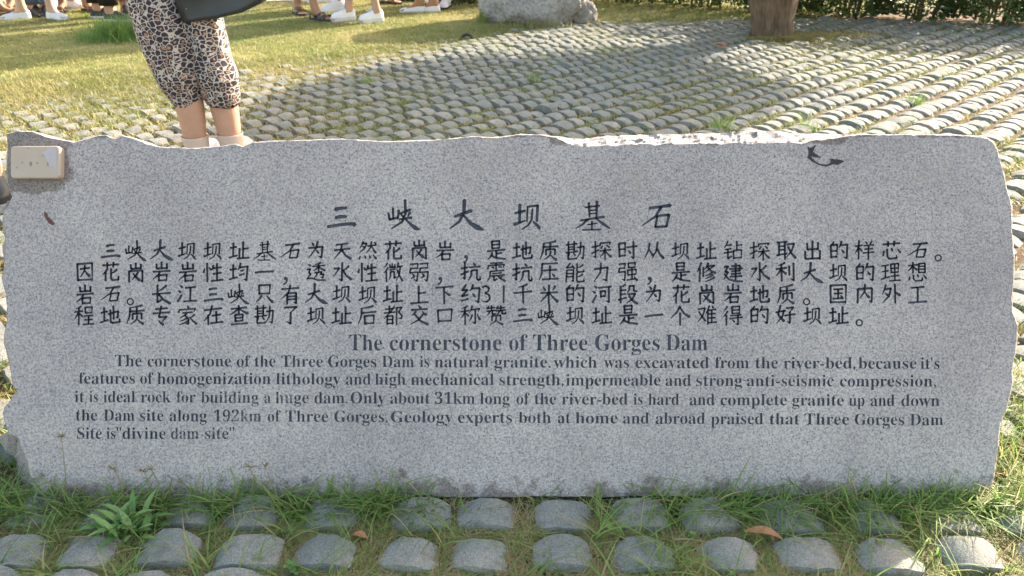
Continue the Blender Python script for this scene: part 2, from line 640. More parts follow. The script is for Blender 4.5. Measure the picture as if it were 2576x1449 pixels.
order = sorted(range(len(spots)), key=lambda i_: visible_size(spots[i_]))
for i_ in order[:300]:
    x, y, z, rz, sx, sy = spots[i_]
    o = bpy.data.objects.new('paving_stone', STONES[rnd.randrange(8)])
    C.objects.link(o)
    o.parent = pave
    o.location = (x, y - 1.0, z)
    o.rotation_euler = (rnd.gauss(0, .05), rnd.gauss(0, .05), rz)
    o.scale = (sx, sy, rnd.uniform(.9, 1.12))
tmpl = []
for s_ in STONES:
    vv = np.empty(len(s_.vertices) * 3, dtype=np.float32)
    s_.vertices.foreach_get('co', vv)
    ll = np.empty(len(s_.loops), dtype=np.int32)
    s_.loops.foreach_get('vertex_index', ll)
    tmpl.append((vv.reshape(-1, 3), ll, len(s_.polygons)))
VV, LL, off, cnt = [], [], 0, 0
for i_ in order[300:]:
    x, y, z, rz, sx, sy = spots[i_]
    tv, tl, tn = tmpl[rnd.randrange(8)]
    M = (Matrix.Translation((x, y, z)) @ Matrix.Rotation(rz, 4, 'Z') @ Matrix.Rotation(rnd.gauss(0, .055), 4, 'X')
         @ Matrix.Rotation(rnd.gauss(0, .055), 4, 'Y') @ Matrix.Diagonal((sx, sy, rnd.uniform(.9, 1.12), 1)))
    M = np.array(M)
    VV.append(tv @ M[:3, :3].T + M[:3, 3])
    LL.append(tl + off)
    off += len(tv)
    cnt += tn
me = np_mesh('paving_stones', np.concatenate(VV), np.concatenate(LL), np.full(cnt, 4))
o = link('paving_stones', me, M_PAVE, pave, kind='stuff')
me.set_sharp_from_angle(angle=R(34))


# ------------------------------------------------------------------ the inscribed stone
SIL = [(17, 336), (43, 328), (80, 330), (133, 346), (187, 356), (213, 350), (247, 340), (267, 339), (280, 346), (292, 347), (307, 340),
       (333, 345), (367, 360), (400, 368), (433, 371), (493, 372), (547, 368), (594, 362), (613, 368), (637, 357), (691, 354), (760, 352),
       (859, 348), (959, 355), (1020, 354), (1092, 351), (1192, 343), (1259, 345), (1302, 337), (1359, 338), (1392, 342), (1442, 348),
       (1475, 348), (1525, 342), (1625, 339), (1717, 337), (1834, 333), (1884, 327), (1934, 330), (2017, 336), (2117, 338),
       (2184, 337), (2284, 338), (2384, 338), (2450, 341)]
CUT = [(1385, 0), (1400, 4), (1425, 15), (1459, 20), (1525, 24), (1625, 24), (1717, 25), (1834, 28), (1884, 33), (1934, 31), (2017, 23),
       (2067, 16), (2110, 8), (2150, 2), (2180, 0)]
RIGHT = [(2467, 342), (2485, 347), (2497, 355), (2508, 372), (2514, 393), (2520, 417), (2527, 444), (2534, 478), (2541, 500), (2547, 520),
         (2546, 575), (2550, 620), (2553, 655), (2552, 705), (2547, 745), (2549, 783), (2560, 815), (2560, 850), (2556, 887), (2548, 926),
         (2548, 965), (2536, 1018), (2527, 1040), (2518, 1063), (2514, 1100), (2511, 1135), (2503, 1193), (2495, 1225), (2470, 1252)]
BOT = [(2300, 1252), (2050, 1249), (1800, 1251), (1650, 1249), (1500, 1252), (1350, 1250), (1250, 1253), (1120, 1252), (1050, 1246), (960, 1252),
       (700, 1256), (400, 1260), (120, 1260)]
LEFT = [(85, 1240), (76, 1200), (67, 1158), (56, 1132), (46, 1104), (22, 1093), (12, 1065), (7, 1037), (14, 1020), (26, 1006), (43, 985),
        (30, 967), (26, 933), (20, 898), (9, 863), (13, 830), (17, 802), (15, 742), (4, 698), (11, 672), (12, 629), (14, 607), (10, 584),
        (7, 573), (8, 550), (10, 528), (20, 519), (29, 496), (19, 464), (15, 428), (18, 370)]
corner = SIL + RIGHT + BOT + LEFT
ring = []
for k in range(len(corner)):
    p, q_ = Vector(corner[k]), Vector(corner[(k + 1) % len(corner)])
    n_ = max(1, int((q_ - p).length / 7))
    for t in range(n_):
        ring.append(p.lerp(q_, t / n_))
front = []
n_ = len(ring)
nrm = []
for k, p in enumerate(ring):
    d = (ring[(k + 1) % n_] - ring[k - 1]).normalized()
    nr = Vector((d.y, -d.x))                                   # outward for this order (picture y down)
    nrm.append(nr)
    jit = noise.noise(Vector((p.x * .09, p.y * .09, 0))) * 1.6 + noise.noise(Vector((p.x * .25, p.y * .25, 3))) * 0.9
    top = p.y < 380 and 10 < p.x < 2500
    cut = interp(p.x, [c[0] for c in CUT], [c[1] for c in CUT]) if top else 0
    if cut > 3: cut += noise.noise(Vector((p.x * .03, 0, 7))) * 3.5 + noise.noise(Vector((p.x * .12, 0, 7))) * 2
    inset = 2.2 + 1.5 * noise.noise(Vector((p.x * .02, p.y * .02, 5))) if cut < 3 else 0
    front.append(Vector((p.x - nr.x * inset, p.y - nr.y * inset + cut)) + nr * jit)
ring = [p + nrm[k] * (noise.noise(Vector((p.x * .05, p.y * .05, 11))) * 2.2 + noise.noise(Vector((p.x * .19, p.y * .19, 2))) * 1.3) for k, p in enumerate(ring)]

stone = empty('inscribed_stone', slab(1288, 1250, 0.05), label='wide granite block with carved dark Chinese and English text, leaning back on the ground', cat='stone')
M2S = F / SD                                                    # metres on the face -> picture px


def char_strokes():
    """brush-written forms of the six heading characters, in px of a 2.56x enlarged view, origin at centre"""
    return {
        '三': (265, 160, [[(228, 114, 18), (262, 106, 15), (300, 104, 13)], [(230, 166, 16), (262, 160, 17), (298, 160, 14)], [(178, 224, 14), (262, 212, 14), (330, 206, 15), (355, 212, 20)]]),
        '峡': (672, 162, [[(602, 118, 12), (604, 190, 9)], [(572, 148, 10), (580, 192, 12)], [(578, 192, 12), (634, 178, 8)], [(640, 130, 12), (632, 188, 9)],
                         [(645, 152, 9), (712, 128, 14)], [(679, 65, 14), (683, 150, 11), (662, 205, 11), (592, 250, 6)], [(642, 190, 8), (722, 178, 13)],
                         [(655, 155, 8), (666, 174, 10)], [(712, 146, 12), (697, 170, 7)], [(684, 190, 8), (722, 226, 14), (748, 246, 20), (772, 256, 8)]]),
        '大': (1075, 162, [[(998, 168, 13), (1050, 150, 13), (1106, 132, 17)], [(1062, 62, 18), (1058, 140, 15), (1030, 198, 13), (965, 246, 6)],
                          [(1056, 162, 9), (1100, 214, 17), (1145, 242, 25), (1182, 256, 9)]]),
        '坝': (1463, 162, [[(1384, 143, 11), (1450, 126, 12)], [(1416, 85, 15), (1415, 198, 12)], [(1380, 216, 16), (1452, 190, 7)],
                          [(1466, 102, 9), (1462, 196, 8)], [(1463, 102, 9), (1532, 92, 12)], [(1531, 92, 13), (1526, 194, 12)],
                          [(1498, 116, 10), (1492, 185, 10), (1470, 220, 9), (1430, 246, 6)], [(1502, 196, 8), (1530, 222, 15), (1544, 242, 12)]]),
        '基': (1878, 160, [[(1853, 76, 12), (1858, 166, 9)], [(1906, 66, 13), (1902, 168, 9)], [(1830, 106, 9), (1922, 94, 9)], [(1862, 126, 7), (1900, 122, 7)],
                          [(1862, 147, 7), (1900, 143, 7)], [(1800, 190, 9), (1952, 166, 12)], [(1850, 180, 11), (1812, 215, 9), (1770, 240, 5)],
                          [(1900, 178, 7), (1945, 212, 14), (1988, 240, 8)], [(1873, 195, 9), (1873, 246, 8)], [(1845, 217, 7), (1905, 208, 7)], [(1812, 250, 8), (1928, 248, 9)]]),
        '石': (2272, 165, [[(2228, 112, 14), (2300, 104, 13), (2364, 96, 17)], [(2304, 106, 14), (2268, 165, 11), (2180, 224, 5)],
                          [(2278, 168, 11), (2264, 234, 10)], [(2276, 164, 10), (2356, 156, 13)], [(2354, 156, 14), (2336, 232, 11)], [(2264, 234, 11), (2338, 231, 11)]]),
    }


STK = char_strokes()
# the other characters: brush strokes as polylines in a 100 x 100 box
EARTH = '4,38 36,32;20,12 20,78;0,88 40,76'
HAND = '1,34 34,28;19,4 19,88 9,80;0,66 36,48'
WATER = '12,8 24,18;4,34 16,44;2,92 22,56'
GRAIN = '34,2 6,14;0,32 42,26;22,12 22,98;20,34 0,66;24,38 40,54'
STEP = '22,2 4,26;24,26 2,54;16,46 16,98'
BRUSH = {
    '址': EARTH + ';70,5 70,88;70,42 96,38;52,40 52,88;40,92 100,86',
    '为': '28,12 38,26;58,5 50,40 12,92;12,40 84,32 78,88 62,80;52,50 62,64',
    '天': '22,20 80,14;12,48 92,40;50,20 46,50 10,92;50,48 70,76 96,92',
    '然': '28,5 10,38;26,16 46,13 34,40 8,62;24,28 32,34;50,28 94,22;70,5 66,34 44,64;72,30 92,62;84,8 92,16;14,78 6,94;36,76 40,90;58,75 64,89;80,72 94,92',
    '花': '10,18 92,12;34,4 34,28;66,2 64,26;36,34 10,66;26,52 26,96;84,38 50,62;54,34 54,86 60,92 92,90 92,74',
    '岗': '50,0 50,26;24,8 26,30 76,26;76,6 76,30;16,42 16,98;16,42 84,38 84,96 74,90;62,48 30,86;34,52 70,88',
    '岩': '50,0 50,30;24,10 26,34 78,30;78,8 78,34;8,50 94,44;42,50 34,66 6,88;36,68 38,98;36,68 78,64 76,96;38,94 76,92',
    '是': '30,4 32,42;30,4 70,2 68,40;32,22 68,20;32,40 68,38;6,54 96,48;52,52 52,88;52,68 78,64;32,62 24,80 6,98;26,76 52,90 98,96',
    '地': EARTH + ';42,46 92,32 88,66 78,62;68,6 68,72;52,24 52,82 58,92 98,88 98,72',
    '质': '84,2 22,14;22,14 18,60 4,96;22,34 94,28;56,16 54,44;34,46 34,74;34,46 80,43 80,72;58,54 54,76 26,98;60,76 88,97',
    '勘': '4,20 60,14;16,4 16,58;46,2 46,56;16,32 46,30;16,44 46,42;2,60 62,54;22,62 14,78;40,60 50,74;14,64 14,94 56,90;62,34 96,28 90,92 78,84;80,6 76,60 54,96',
    '探': HAND + ';44,12 42,28;44,14 96,10 90,24;58,26 48,40;76,24 90,36;42,54 98,48;68,38 68,98;66,54 42,84;70,54 98,84',
    '时': '6,16 8,84;6,16 38,13 36,82;8,46 36,44;8,80 36,77;46,36 98,30;80,6 80,92 66,84;54,52 64,66',
    '从': '28,14 22,50 2,90;28,48 46,76;70,8 62,54 40,92;68,44 80,72 99,92',
    '钻': '22,2 4,36;18,24 40,20;10,44 38,40;2,62 42,56;22,42 22,92 40,78;68,2 68,46;68,24 94,20;50,50 52,92;50,50 92,46 90,90;52,88 90,86',
    '取': '4,12 54,8;14,12 14,78;44,10 44,98;14,32 44,30;14,50 44,48;2,78 54,68;54,22 92,18 78,56 50,90;60,34 76,66 99,92',
    '出': '50,2 50,92;22,14 24,46 78,42;78,10 78,46;12,54 14,94 88,90;88,50 88,96',
    '的': '26,2 16,18;8,22 10,86;8,22 42,18 40,84;10,52 40,50;10,82 40,80;64,2 50,34;58,22 94,18 90,90 76,82;64,44 76,60',
    '样': '2,32 38,26;20,2 20,98;19,34 2,68;22,38 36,56;54,6 62,18;88,2 78,18;46,28 96,22;50,46 92,42;42,66 99,60;70,26 70,98',
    '芯': '8,18 94,12;34,4 34,28;66,2 64,26;12,52 8,76;28,42 30,82 40,92 78,88 76,72;50,36 56,50;82,42 96,60',
    '因': '12,8 14,94;12,8 88,4 87,98;26,34 74,28;50,16 48,44 26,74;52,44 74,70;14,90 86,88',
    '性': '20,2 20,98;6,30 2,50;30,24 38,36;52,14 42,40;48,30 92,24;50,58 90,52;70,6 70,90;40,94 99,88',
    '均': EARTH + ';58,4 44,40;54,26 94,20 88,92 74,84;56,44 72,40;52,66 76,58',
    '一': '4,54 30,50 96,46',
    '透': '76,2 44,12;34,22 96,16;64,10 64,46;62,24 38,44;66,24 96,42;44,54 80,50 74,62 90,62 84,80 74,76;56,54 54,68 38,82;12,10 22,20;4,38 22,34 14,54 24,62 6,82;4,84 30,82 60,92 99,92',
    '水': '50,2 50,94 34,84;8,34 36,30 6,76;84,18 56,42;54,38 70,66 98,86',
    '微': STEP + ';46,2 46,24;34,10 35,26 60,24;60,8 60,26;34,38 62,34;38,48 36,72 28,90;38,48 56,46 56,80 66,74;78,2 68,34;74,22 98,18;88,22 82,60 64,96;72,38 84,70 99,94',
    '弱': '4,8 44,5 42,28;6,30 42,28;6,30 2,52 44,48 38,94 24,86;14,58 24,66;10,80 26,70;54,6 94,3 92,26;56,28 92,26;56,28 52,50 96,46 90,94 76,86;64,56 74,64;60,78 76,68',
    '抗': HAND + ';62,4 72,16;44,28 98,22;54,44 52,70 38,96;54,44 82,40 82,82 88,92 99,88 98,72',
    '震': '22,4 82,2;10,16 8,32;10,16 92,12 86,28;50,4 50,40;26,24 38,27;62,22 76,25;20,46 90,42;20,46 16,76 2,98;30,58 76,54;24,70 92,66;38,70 38,94 54,84;56,68 72,84 94,97;82,72 66,82',
    '压': '14,10 94,5;16,10 14,60 2,94;24,44 88,38;56,20 56,88;18,90 98,84;68,60 80,72',
    '能': '24,2 6,26 42,20;34,10 46,28;8,38 6,98;8,38 42,35 42,94 32,90;8,56 42,54;8,72 42,70;90,8 62,24;60,2 60,40 66,46 96,42 95,30;90,56 62,72;60,50 60,88 66,96 98,92 97,78',
    '力': '14,32 82,24 74,92 56,82;48,2 44,50 10,96',
    '强': '4,10 36,7 34,30;6,32 34,30;6,32 2,52 36,48 32,94 18,86;52,6 53,30;52,6 88,3 86,28;53,28 86,26;48,42 50,68;48,42 92,38 90,66;50,66 90,62;70,30 70,88;44,92 88,86;82,74 96,94',
    '修': '22,2 2,48;16,32 16,98;34,26 34,72;58,2 42,34;54,18 90,14 40,52;56,24 72,42 96,52;78,52 44,68;84,62 46,82;92,74 44,99',
    '建': '44,16 86,12 86,38;32,30 99,26;44,42 86,38;42,56 90,52;36,70 96,66;64,2 64,84;6,20 26,16 10,46 26,46 4,84;6,56 30,84 60,92 99,94',
    '利': '48,2 12,16;2,34 56,28;30,12 30,96;28,34 2,68;32,38 52,58;70,20 70,66;92,4 92,94 76,84',
    '理': '4,16 38,12;6,46 36,42;22,14 22,78;0,84 42,72;50,8 52,52;50,8 90,5 88,50;52,30 88,28;52,50 88,48;70,6 70,92;50,70 90,66;42,94 99,90',
    '想': '4,18 50,14;28,2 28,58;26,20 2,46;30,22 48,38;58,8 58,56;58,8 90,6 90,54;58,22 90,21;58,37 90,36;58,54 90,52;12,72 8,92;30,66 32,88 42,96 76,94 76,80;50,62 56,74;82,66 96,84',
    '长': '76,4 34,36;4,50 96,42;30,2 30,92 52,78;36,50 64,80 96,96',
    '江': WATER + ';40,20 92,14;66,18 66,86;32,90 99,84',
    '河': WATER + ';34,18 99,12;44,36 45,66;44,36 68,34 67,64;45,62 67,60;86,16 86,92 70,84',
    '只': '22,8 24,54;22,8 78,4 76,52;24,50 76,48;36,60 8,94;62,60 92,92',
    '有': '6,22 94,15;50,2 40,40 6,70;34,44 34,98;34,44 80,40 80,94 66,88;34,60 80,57;34,75 80,72',
    '上': '48,6 48,90;48,44 82,38;6,94 96,88',
    '下': '6,14 94,8;48,12 48,98;54,36 76,52',
    '约': '26,2 6,32 30,28;34,28 4,62 36,54;2,86 38,74;62,2 48,34;56,22 96,18 90,92 74,84;60,46 72,62',
    '千': '74,2 28,16;6,46 96,38;52,12 52,98',
    '米': '20,12 32,30;82,6 68,28;8,44 94,38;50,2 50,98;48,44 8,88;54,44 96,86',
    '段': '36,2 12,14;12,12 14,96;14,32 38,29;14,52 38,49;2,80 42,68;58,8 56,28 46,44;58,8 80,6 80,32 96,34;50,50 88,46 74,74 44,97;56,58 74,82 99,97',
    '国': '10,6 12,96;10,6 90,2 89,99;12,92 89,90;28,26 72,23;30,48 70,45;24,74 76,71;50,25 50,72;62,56 70,66',
    '内': '14,26 14,98;14,26 86,20 86,92 72,84;50,2 48,40 24,76;52,42 72,68',
    '外': '26,4 6,52;24,26 52,22 40,62 6,96;22,46 34,58;72,2 72,98;74,40 96,58',
    '工': '18,16 82,11;50,14 50,86;4,92 96,86',
    '程': GRAIN + ';54,8 56,38;54,8 90,5 88,36;56,36 88,34;50,52 94,48;52,72 92,69;72,50 72,92;44,95 99,91',
    '专': '20,18 80,13;8,40 94,34;50,2 38,60 78,56 52,84;36,76 60,97',
    '家': '50,0 56,12;10,20 6,36;10,22 92,16 84,32;26,38 76,34;50,38 12,64;38,50 58,70 54,96 40,90;50,64 10,82;56,78 8,99;88,46 62,64;60,58 98,94',
    '在': '6,24 94,16;46,2 34,44 2,80;24,50 24,98;44,54 88,48;66,32 66,88;36,92 98,86',
    '查': '12,16 90,11;50,0 50,40;46,18 4,46;54,18 96,42;30,48 31,82;30,48 70,46 69,80;31,64 69,62;31,80 69,78;10,96 92,92',
    '了': '18,12 82,6 54,34;52,34 52,94 34,84',
    '后': '82,2 22,14;22,14 20,52 4,94;24,38 94,32;36,54 38,96;36,54 84,50 82,94;38,92 82,90',
    '都': '8,20 46,16;28,2 28,38;2,40 58,34;54,6 2,68;18,56 18,98;18,56 46,53 46,96;18,74 46,72;18,93 46,91;66,10 66,98;66,12 92,8 76,34 94,52 90,66 74,64',
    '交': '48,0 56,14;10,24 92,18;34,32 12,52;66,30 86,48;70,46 46,76 8,96;30,48 58,80 96,97',
    '口': '14,24 18,84;14,24 86,18 82,82;18,80 82,76',
    '称': GRAIN + ';58,2 44,38;54,22 96,16 88,32;74,22 74,92 60,84;58,48 44,80;84,44 98,72',
    '赞': '14,2 4,18;8,16 42,12;26,2 26,28;2,30 46,26;18,30 2,52;30,28 30,46 46,44;62,2 52,18;58,16 92,12;74,2 74,26;50,29 98,24;68,28 52,50;80,26 80,44 98,44 98,36;28,54 28,80;28,54 72,52 72,78;50,60 48,80 20,99;54,82 82,98',
    '个': '50,2 32,34 2,62;50,8 70,38 98,56;50,36 50,98',
    '难': '4,20 40,15 28,54 2,86;8,32 24,58 42,80;62,2 44,44;54,28 54,98;76,2 82,14;54,26 96,21;56,46 92,42;56,66 92,63;54,90 99,86;74,24 74,88',
    '得': STEP + ';46,4 47,40;46,4 86,2 85,38;47,22 85,20;47,38 85,37;38,50 92,46;34,64 99,58;76,48 76,96 62,90;48,70 58,82',
    '好': '24,2 12,50 42,82;42,26 34,58 4,94;0,38 48,28;54,16 90,11 72,36;72,34 72,92 58,84;46,54 99,46',
    '3': '30,12 50,5 66,16 62,34 44,45 66,54 70,76 54,92 28,88',
    '1': '50,4 50,96',
}


def brush_strokes(txt, dense):
    out = []
    base = 9.6 if dense else 11.2
    for st in txt.split(';'):
        P = [tuple(float(c) for c in q_.split(',')) for q_ in st.split()]
        a, b = P[0], P[-1]
        L = sum(math.hypot(P[k + 1][0] - P[k][0], P[k + 1][1] - P[k][1]) for k in range(len(P) - 1))
        dx, dy = b[0] - a[0], b[1] - a[1]
        n_ = len(P)
        if n_ == 2:
            m_ = ((a[0] + b[0]) / 2, (a[1] + b[1]) / 2)
            if L < 24: w_ = [.55, 1.0, 1.15]
            elif dx < -.3 * abs(dy) and dy > 0: w_ = [1.15, .9, .4]; m_ = (m_[0] + 1.5, m_[1] + 1.5)
            elif dx > .3 * dy and dy > .35 * dx: w_ = [.6, 1.0, 1.5]; m_ = (m_[0] - 1, m_[1] + 2)
            elif abs(dx) > abs(dy): w_ = [1.05, .78, 1.1]
            else: w_ = [1.15, .95, 1.0]
            P = [a, m_, b]
        else:
            w_ = [1.05] + [1.0] * (n_ - 2) + [1.0]
            l_ = (P[-1][0] - P[-2][0], P[-1][1] - P[-2][1])
            if l_[0] < 0: w_[-1] = .4
            elif l_[0] > 0 and l_[1] > 6: w_[-1] = 1.4
        cur = [(P[0][0], P[0][1], base * w_[0])]
        for k in range(1, len(P)):
            cur.append((P[k][0], P[k][1], base * w_[k]))
            if 0 < k < len(P) - 1:                              # a sharp turn starts a new stroke from the corner
                u, v = Vector((P[k][0] - P[k - 1][0], P[k][1] - P[k - 1][1])), Vector((P[k + 1][0] - P[k][0], P[k + 1][1] - P[k][1]))
                if u.length > 0 and v.length > 0 and u.angle(v) > R(50):
                    out.append(cur)
                    cur = [(P[k][0], P[k][1], base * w_[k])]
        out.append(cur)
    return out


for ch_, tx_ in BRUSH.items():
    STK[ch_] = (50, 50, brush_strokes(tx_, tx_.count(';') > 8))


def stroke_poly(pts):
    """outline polygon of a brush stroke with rounded ends"""
    P = [Vector((p[0], p[1])) for p in pts]
    W = [p[2] / 2 for p in pts]
    Q, QW = [], []
    for k in range(len(P) - 1):
        for t in range(3):
            Q.append(P[k].lerp(P[k + 1], t / 3))
            QW.append(W[k] + (W[k + 1] - W[k]) * t / 3)
    Q.append(P[-1]); QW.append(W[-1])
    L, Rr = [], []
    for k in range(len(Q)):
        d = (Q[min(k + 1, len(Q) - 1)] - Q[max(k - 1, 0)]).normalized()
        nn = Vector((-d.y, d.x))
        L.append(Q[k] + nn * QW[k])
        Rr.append(Q[k] - nn * QW[k])
    d0, d1 = (Q[1] - Q[0]).normalized(), (Q[-1] - Q[-2]).normalized()
    return L + [Q[-1] + d1 * QW[-1] * 0.8] + Rr[::-1] + [Q[0] - d0 * QW[0] * 0.7]


def serif(t):
    o = ''
    for c in t:
        if 'A' <= c <= 'Z': o += chr(0x1D400 + ord(c) - 65)
        elif 'a' <= c <= 'z': o += chr(0x1D41A + ord(c) - 97)
        elif '0' <= c <= '9': o += chr(0x1D7CE + ord(c) - 48)
        else: o += c
    return o


glyph_cache = {}


def glyph(text, offset, res):
    """filled flat outline of a text: (points Nx2, triangles, boundary edges)"""
    key = (text, offset)
    if key in glyph_cache: return glyph_cache[key]
    c = bpy.data.curves.new('lettering', 'FONT')
    c.body = text
    c.offset = offset
    c.resolution_u = res
    o = bpy.data.objects.new('lettering', c)
    C.objects.link(o)
    dg = bpy.context.evaluated_depsgraph_get()
    ev = o.evaluated_get(dg)
    m_ = bpy.data.meshes.new_from_object(ev, depsgraph=dg)
    pts = np.array([(v.co.x, v.co.y) for v in m_.vertices])
    polys = [tuple(p.vertices) for p in m_.polygons]
    bpy.data.meshes.remove(m_)
    bpy.data.objects.remove(o)
    bpy.data.curves.remove(c)
    glyph_cache[key] = (pts, polys)
    return glyph_cache[key]


CARVE = []          # (name, label, worn, points in px, polygons)


def add_word(text, x0, x1, base, cap, worn=False, hand=0.5):
    pts, polys = glyph(serif(text), -0.0055, 3)
    k = cap / 0.676
    w0, w1 = pts[:, 0].min(), pts[:, 0].max()
    X = x0 + (pts[:, 0] - w0) / (w1 - w0) * (x1 - x0)
    Y = base - pts[:, 1] * k
    wob = np.array([[noise.noise(Vector((x * .05, y * .05, 1))), noise.noise(Vector((x * .05, y * .05, 8)))] for x, y in zip(X, Y)]) * hand
    CARVE.append(('carved_word', None, worn, np.stack([X, Y], 1) + wob, polys))


def add_han(ch, x, y, size, name='carved_character'):
    if ch in STK:
        cx, cy, st = STK[ch]
        ang = rnd.gauss(0, .015)
        k = (size if size > 60 else 48) / 72.0 / 2.56
        if ch in BRUSH: k = (.49 if ch not in '31' else .46)
        ca, sa = math.cos(ang), math.sin(ang)
        pts, polys = [], []
        for s_ in st:
            bold_ = 1.45 if size > 60 else (1.0 if ch in BRUSH else 1.55)
            pl = stroke_poly([(a_, b_, c_ * bold_) for a_, b_, c_ in s_])
            n0 = len(pts)
            for v in pl:
                u, w_ = (v.x - cx) * k, (v.y - cy) * k
                pts.append((x + u * ca - w_ * sa, y + u * sa + w_ * ca))
            polys.append(tuple(range(n0, n0 + len(pl))))
        CARVE.append((name, None, False, np.array(pts), polys))
        return
    if ch in '。，':
        pts, polys = glyph(ch, 0.006, 4)
        k = size * 1.15
        c0 = pts.mean(axis=0)
        X = x + (pts[:, 0] - c0[0]) * k
        Y = y - (pts[:, 1] - c0[1]) * k
        CARVE.append((name, None, False, np.stack([X, Y], 1), polys))
        return
    pts, polys = glyph(ch, 0.0095 if ord(ch) > 255 else 0.004, 3)
    k = size * (1.0 if ord(ch) > 255 else 1.05)
    c0 = (pts.min(axis=0) + pts.max(axis=0)) / 2
    u, v = (pts[:, 0] - c0[0]) * k, (pts[:, 1] - c0[1]) * k
    if ord(ch) > 255: v = v + 0.10 * u                         # rising cross strokes of the brush hand
    v = v + 0.0022 * np.abs(u) * u * 0.4
    X, Y = x + u * 1.02, y - v
    wob = np.array([[noise.noise(Vector((a_ * .09, b_ * .09, 1))), noise.noise(Vector((a_ * .09, b_ * .09, 8)))] for a_, b_ in zip(X, Y)]) * 1.5
    CARVE.append((name, None, False, np.stack([X, Y], 1) + wob, polys))


for ch, x, y in (('三', 858, 545), ('峡', 1016, 541), ('大', 1174, 542), ('坝', 1326, 544), ('基', 1491, 543), ('石', 1651, 544)):
    add_han(ch, x, y, 72)
gx = lambda i_: interp(i_, [-1, 0, 15, 31, 32], [213, 277, 1248, 2308, 2374])
rows = [(0, '三峡大坝坝址基石为天然花岗岩，是地质勘探时从坝址钻探取出的样芯石。', 630),
        (-1, '因花岗岩岩性均一，透水性微弱，抗震抗压能力强，是修建水利大坝的理想', 685),
        (-1, '岩石。长江三峡只有大坝坝址上下约31千米的河段为花岗岩地质。国内外工', 740),
        (-1, '程地质专家在查勘了坝址后都交口称赞三峡坝址是一个难得的好坝址。', 793)]
for i0, text, y in rows:
    i_ = i0
    for ch in text:
        if ch == '3': add_han(ch, 1223, y, 52); continue
        if ch == '1': add_han(ch, 1267, y, 52); i_ += 1; continue
        x = gx(i_)
        if ch == '。': add_han(ch, x - 14, y + 19, 52)
        elif ch == '，': add_han(ch, x - 12, y + 20, 52)
        else: add_han(ch, x + rnd.uniform(-1, 1), y + rnd.uniform(-1.5, 1.5), 54)
        i_ += 1
c4 = lambda c: 176.1 + c * .29786
c5 = lambda c: 880.5 + c * .29786
c6 = lambda c: 1635.2 + c * .29786
TITLE = [('The', 879, c5(270)), ('cornerstone', c5(335), c5(1280)), ('of', c5(1345), c5(1500)), ('Three', c5(1545), c5(2005)), ('Gorges', c5(2070), c6(80)), ('Dam', c6(135), c6(485))]
for t, a, b in TITLE: add_word(t, a, b, 881.5, 40)
L1 = [('The', c4(380), c4(605)), ('cornerstone', c4(655), c4(1360)), ('of', c4(1408), c4(1525)), ('the', c4(1560), c4(1735)), ('Three', c4(1785), c4(2135)),
      ('Gorges', c4(2180), c5(222)), ('Dam', c5(270), c5(540)), ('is', c5(590), c5(668)), ('natural', c5(715), c5(1170)), ('granite.', c5(1220), c5(1692)),
      ('which', c5(1720), c5(2085)), ('was', c5(2145), c5(2355)), ('excavated', c5(2410), c6(498)), ('from', c6(548), c6(835)), ('the', c6(890), c6(1080)),
      ('river-bed,', c6(1128), c6(1735)), ('because', c6(1760), c6(2250)), ("it's", c6(2285), c6(2445))]
L2 = [('features', c4(75), c4(548)), ('of', c4(593), c4(705)), ('homogenization', c4(738), c4(1695)), ('lithology', c4(1740), c4(2285)), ('and', c4(2330), c4(2540)),
      ('high', c5(212), c5(470)), ('mechanical', c5(515), c5(1215)), ('strength,', c5(1262), c5(1805)), ('impermeable', c5(1825), c6(88)), ('and', c6(130), c6(345)),
      ('strong', c6(392), c6(778)), ('anti-seismic', c6(818), c6(1550)), ('compression,', c6(1605), c6(2415))]
L3 = [('it', c4(40), c4(120)), ('is', c4(165), c4(235)), ('ideal', c4(283), c4(550)), ('rock', c4(600), c4(850)), ('for', c4(900), c4(1060)), ('building', c4(1108), c4(1592)),
      ('a', c4(1640), c4(1695)), ('huge', c4(1735), c4(2015)), ('dam.', c4(2065), c4(2345)), ('Only', c4(2370), c5(297)), ('about', c5(340), c5(675)), ('31km', c5(715), c5(1055)),
      ('long', c5(1098), c5(1350)), ('of', c5(1405), c5(1520)), ('the', c5(1558), c5(1740)), ('river-bed', c5(1790), c5(2345)), ('is', c5(2395), c5(2470)),
      ('hard', c5(2520), c6(245)), ('and', c6(335), c6(545)), ('complete', c6(595), c6(1155)), ('granite', c6(1200), c6(1635)), ('up', c6(1680), c6(1812)),
      ('and', c6(1862), c6(2065)), ('down', c6(2122), c6(2445))]
L4 = [('the', c4(50), c4(230)), ('Dam', c4(285), c4(545)), ('site', c4(590), c4(790)), ('along', c4(840), c4(1155)), ('192km', c4(1215), c4(1615)), ('of', c4(1670), c4(1780)),
      ('Three', c4(1820), c4(2180)), ('Gorges.', c4(2232), c5(318)), ('Geology', c5(345), c5(868)), ('experts', c5(912), c5(1368)), ('both', c5(1425), c5(1698)),
      ('at', c5(1755), c5(1860)), ('home', c5(1905), c5(2258)), ('and', c5(2305), c5(2525)), ('abroad', c6(48), c6(465)), ('praised', c6(515), c6(955)),
      ('that', c6(1010), c6(1262)), ('Three', c6(1305), c6(1680)), ('Gorges', c6(1728), c6(2145)), ('Dam', c6(2195), c6(2475))]
L5 = [('Site', c4(60), c4(268)), ('is', c4(310), c4(382)), ('"divine', c4(395), c4(808)), ('dam', c4(853), c4(1088)), ('site"', c4(1140), c4(1385))]
FADE = {('for', 2), ('building', 2), ('a', 2), ('huge', 2), ('192km', 3), ('dam', 4), ('site"', 4)}
